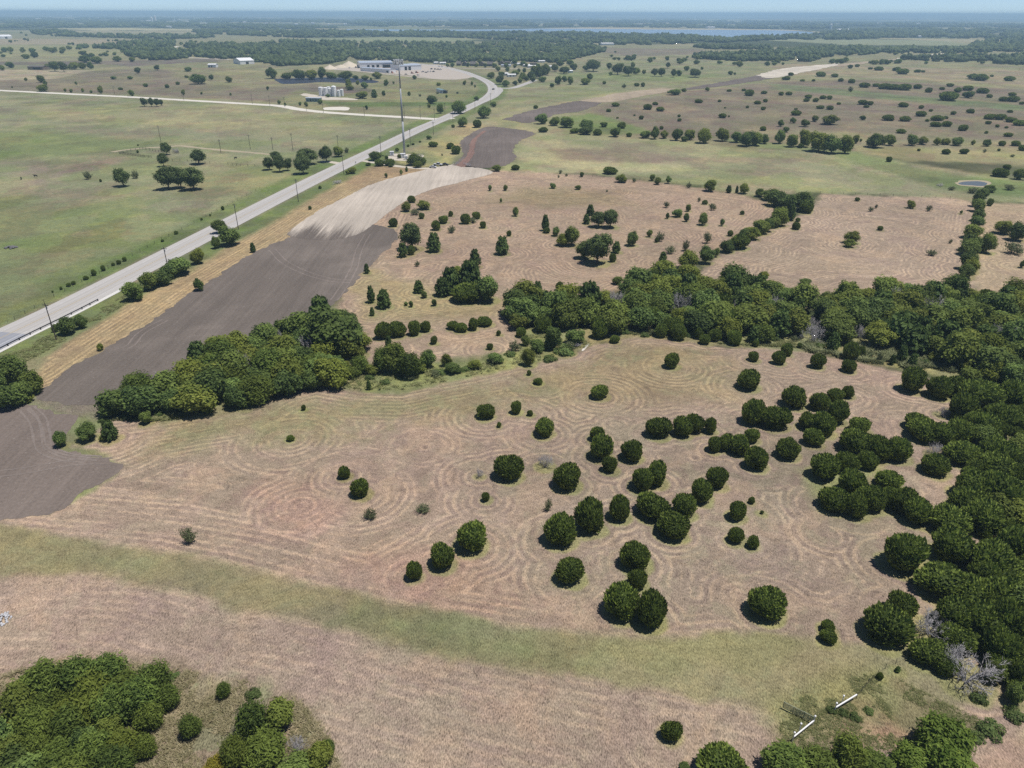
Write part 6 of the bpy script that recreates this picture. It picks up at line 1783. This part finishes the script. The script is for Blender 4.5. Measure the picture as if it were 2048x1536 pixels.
def vehicle(name, label, cat, kind, px, py, rz, paint):
    key = (kind, paint)
    if key not in VM:
        b, c, wh, rf, w, ax = vehicle_meshes(kind)
        VM[key] = (b.mesh('body', M[paint], bevel=0.06), c.mesh('cabin_glass', M['glass_dark'], bevel=0.03), wh.mesh('wheel', M['tyre']), rf.mesh('cabin_roof', M[paint]), w, ax)
    bm_, cm, wm, rm, w, ax = VM[key]
    g = G(px, py)
    o = empty(name, (g.x, g.y, 0.1), rz)
    place('body', bm_, o); c = place('cabin_glass', cm, o); place('cabin_roof', rm, c)
    r = 0.34 if kind == 'car' else 0.42 if kind == 'pickup' else 0.75
    for y in ax:
        for s in (-1, 1): place('wheel', wm, o, (s * (w - 0.1), y, r))
    if kind == 'loader':
        bk = MB(); bk.prism([(-3.4, .15), (-3.3, 1.0), (-2.7, .9), (-2.6, .15)], -1.1, 1.1)
        bk.tube((-.7, -2.7, .7), (-.7, -1.0, 1.9), 0.12, n=6); bk.tube((.7, -2.7, .7), (.7, -1.0, 1.9), 0.12, n=6)
        bk.build('bucket_arm', M[paint], o)
    tag(o, label, cat)


vehicle('car', 'dark car driving round the highway bend', 'car', 'car', 986.5, 179.5, -0.5, 'car_dark')
vehicle('pickup_truck', 'dark blue pickup parked between the driveway junipers', 'pickup truck', 'pickup', 770, 328, 1.3, 'car_blue')
vehicle('pickup_truck', 'white pickup parked at the end of the driveway', 'pickup truck', 'pickup', 876, 331.5, 1.35, 'car_white')
vehicle('car', 'small black vehicle beside the white pickup', 'car', 'car', 890, 331, 1.35, 'car_dark')
vehicle('flatbed_trailer', 'low white trailer in front of the white pickup', 'trailer', 'car', 866, 336, 1.4, 'car_white')
ydl = [(784, 146.2, 'loader', 'car_orange', 'orange loader at the end of the low shed'), (824, 147.5, 'loader', 'car_orange', 'orange loader before the workshop, left of the pair'), (833, 146, 'loader', 'car_orange', 'orange loader before the workshop, right of the pair'), (789, 144.5, 'loader', 'car_orange', 'orange machine half behind the mast top'),
       (846, 144.5, 'pickup', 'car_dark', 'dark pickup in the depot yard, near the orange loaders'), (856, 144.2, 'pickup', 'car_white', 'white pickup in the depot yard, left of the pair'), (861, 144, 'pickup', 'car_white', 'white pickup in the depot yard, right of the pair'), (867, 144, 'pickup', 'car_dark', 'dark pickup right of the two white pickups'), (852, 145.6, 'car', 'car_dark', 'dark car in front of the white pickups'),
       (863, 138.8, 'pickup', 'car_dark', 'dark truck in the back row of the yard, left end'), (870, 139.2, 'pickup', 'car_dark', 'dark truck in the back row of the yard, middle'), (876, 139.6, 'pickup', 'car_dark', 'dark truck in the back row of the yard near its right end'), (881, 140, 'pickup', 'car_white', 'white truck at the right end of the back row'), (812, 149.5, 'car', 'car_dark', 'dark machine alone at the front of the yard'), (836, 151, 'car', 'car_dark', 'dark item beside the lane before the yard'), (699, 136.5, 'pickup', 'car_white', 'white truck left of the depot building'), (712, 136, 'loader', 'car_dark', 'grey truck by the corner of the depot building'), (717, 136.5, 'loader', 'car_dark', 'dark machine against the depot corner'), (878, 133.4, 'car', 'car_white', 'white car by the cabins near the depot'), (884, 133.4, 'car', 'car_white', 'white car right of the cabin pair'), (901, 133.4, 'pickup', 'car_white', 'white van before the cottages')]
_v = random.Random(3)
for px, py, kd, pt, lab in ydl:
    vehicle({'loader': 'loader', 'pickup': 'pickup_truck', 'car': 'car'}[kd], lab, {'loader': 'loader', 'pickup': 'pickup truck', 'car': 'car'}[kd], kd, px, py, _v.uniform(0, 3), pt)


# ------------------------------------------------------------------ cattle, mailbox
def cow(px, py, rz, label, head_down):
    g = G(px, py)
    me = bpy.data.meshes.new('cow')
    V = [(0, 0.75, 1.05), (0, 0.25, 1.02), (0, -0.3, 1.0), (0, -0.75, 1.08)]
    E = [(0, 1), (1, 2), (2, 3)]; Rr = [.30, .36, .36, .30]
    hz_ = 0.45 if head_down else 1.35
    V += [(0, 1.1, 1.1 if not head_down else .95), (0, 1.35, hz_ + .1), (0, 1.62, hz_ - .1)]; E += [(0, 4), (4, 5), (5, 6)]; Rr += [.2, .16, .1]
    for y, k in ((0.7, 0), (-0.72, 3)):
        for s in (-.22, .22):
            b = len(V); V += [(s, y, .62), (s, y + .03, .32), (s, y, .03)]; E += [(k, b), (b, b + 1), (b + 1, b + 2)]; Rr += [.13, .075, .06]
    b = len(V); V += [(0, -1.02, 1.1), (0, -1.1, .55)]; E += [(3, b), (b, b + 1)]; Rr += [.05, .03]
    me.from_pydata(V, E, [])
    o = link(bpy.data.objects.new('cow', me)); o.location = g; o.rotation_euler.z = rz
    sk = o.modifiers.new('skin', 'SKIN')
    for i, r in enumerate(Rr): me.skin_vertices[0].data[i].radius = (r, r)
    for i in range(len(V)): me.skin_vertices[0].data[i].use_root = i == 1
    ss = o.modifiers.new('subsurf', 'SUBSURF'); ss.levels = 1; ss.render_levels = 1
    me.materials.append(M['cow'])
    tag(o, label, 'cow', 'cattle in the grazed pasture')


cow(72, 354, 1.5, 'black cow walking on the bare patch of the pasture', False)
cow(471, 318, -0.4, 'black cow grazing left of the oak trio', True)
cow(43, 359, 0.6, 'black cow at the lower edge of the bare patch', True)
g = G(711.5, 328)
o = empty('mailbox', (g.x, g.y, 0), 0.3)
MB().tube((0, 0, 0), (0, 0, 1.0), 0.06, n=6).build('post', M['pole_wood'], o)
MB().prism([(-.3, 1.003), (.3, 1.003), (.3, 1.3), (.15, 1.45), (-.15, 1.45), (-.3, 1.3)], -0.35, 0.35).build('box', M['mailbox'], o)
tag(o, 'black mailbox at the mouth of the mast driveway', 'mailbox')
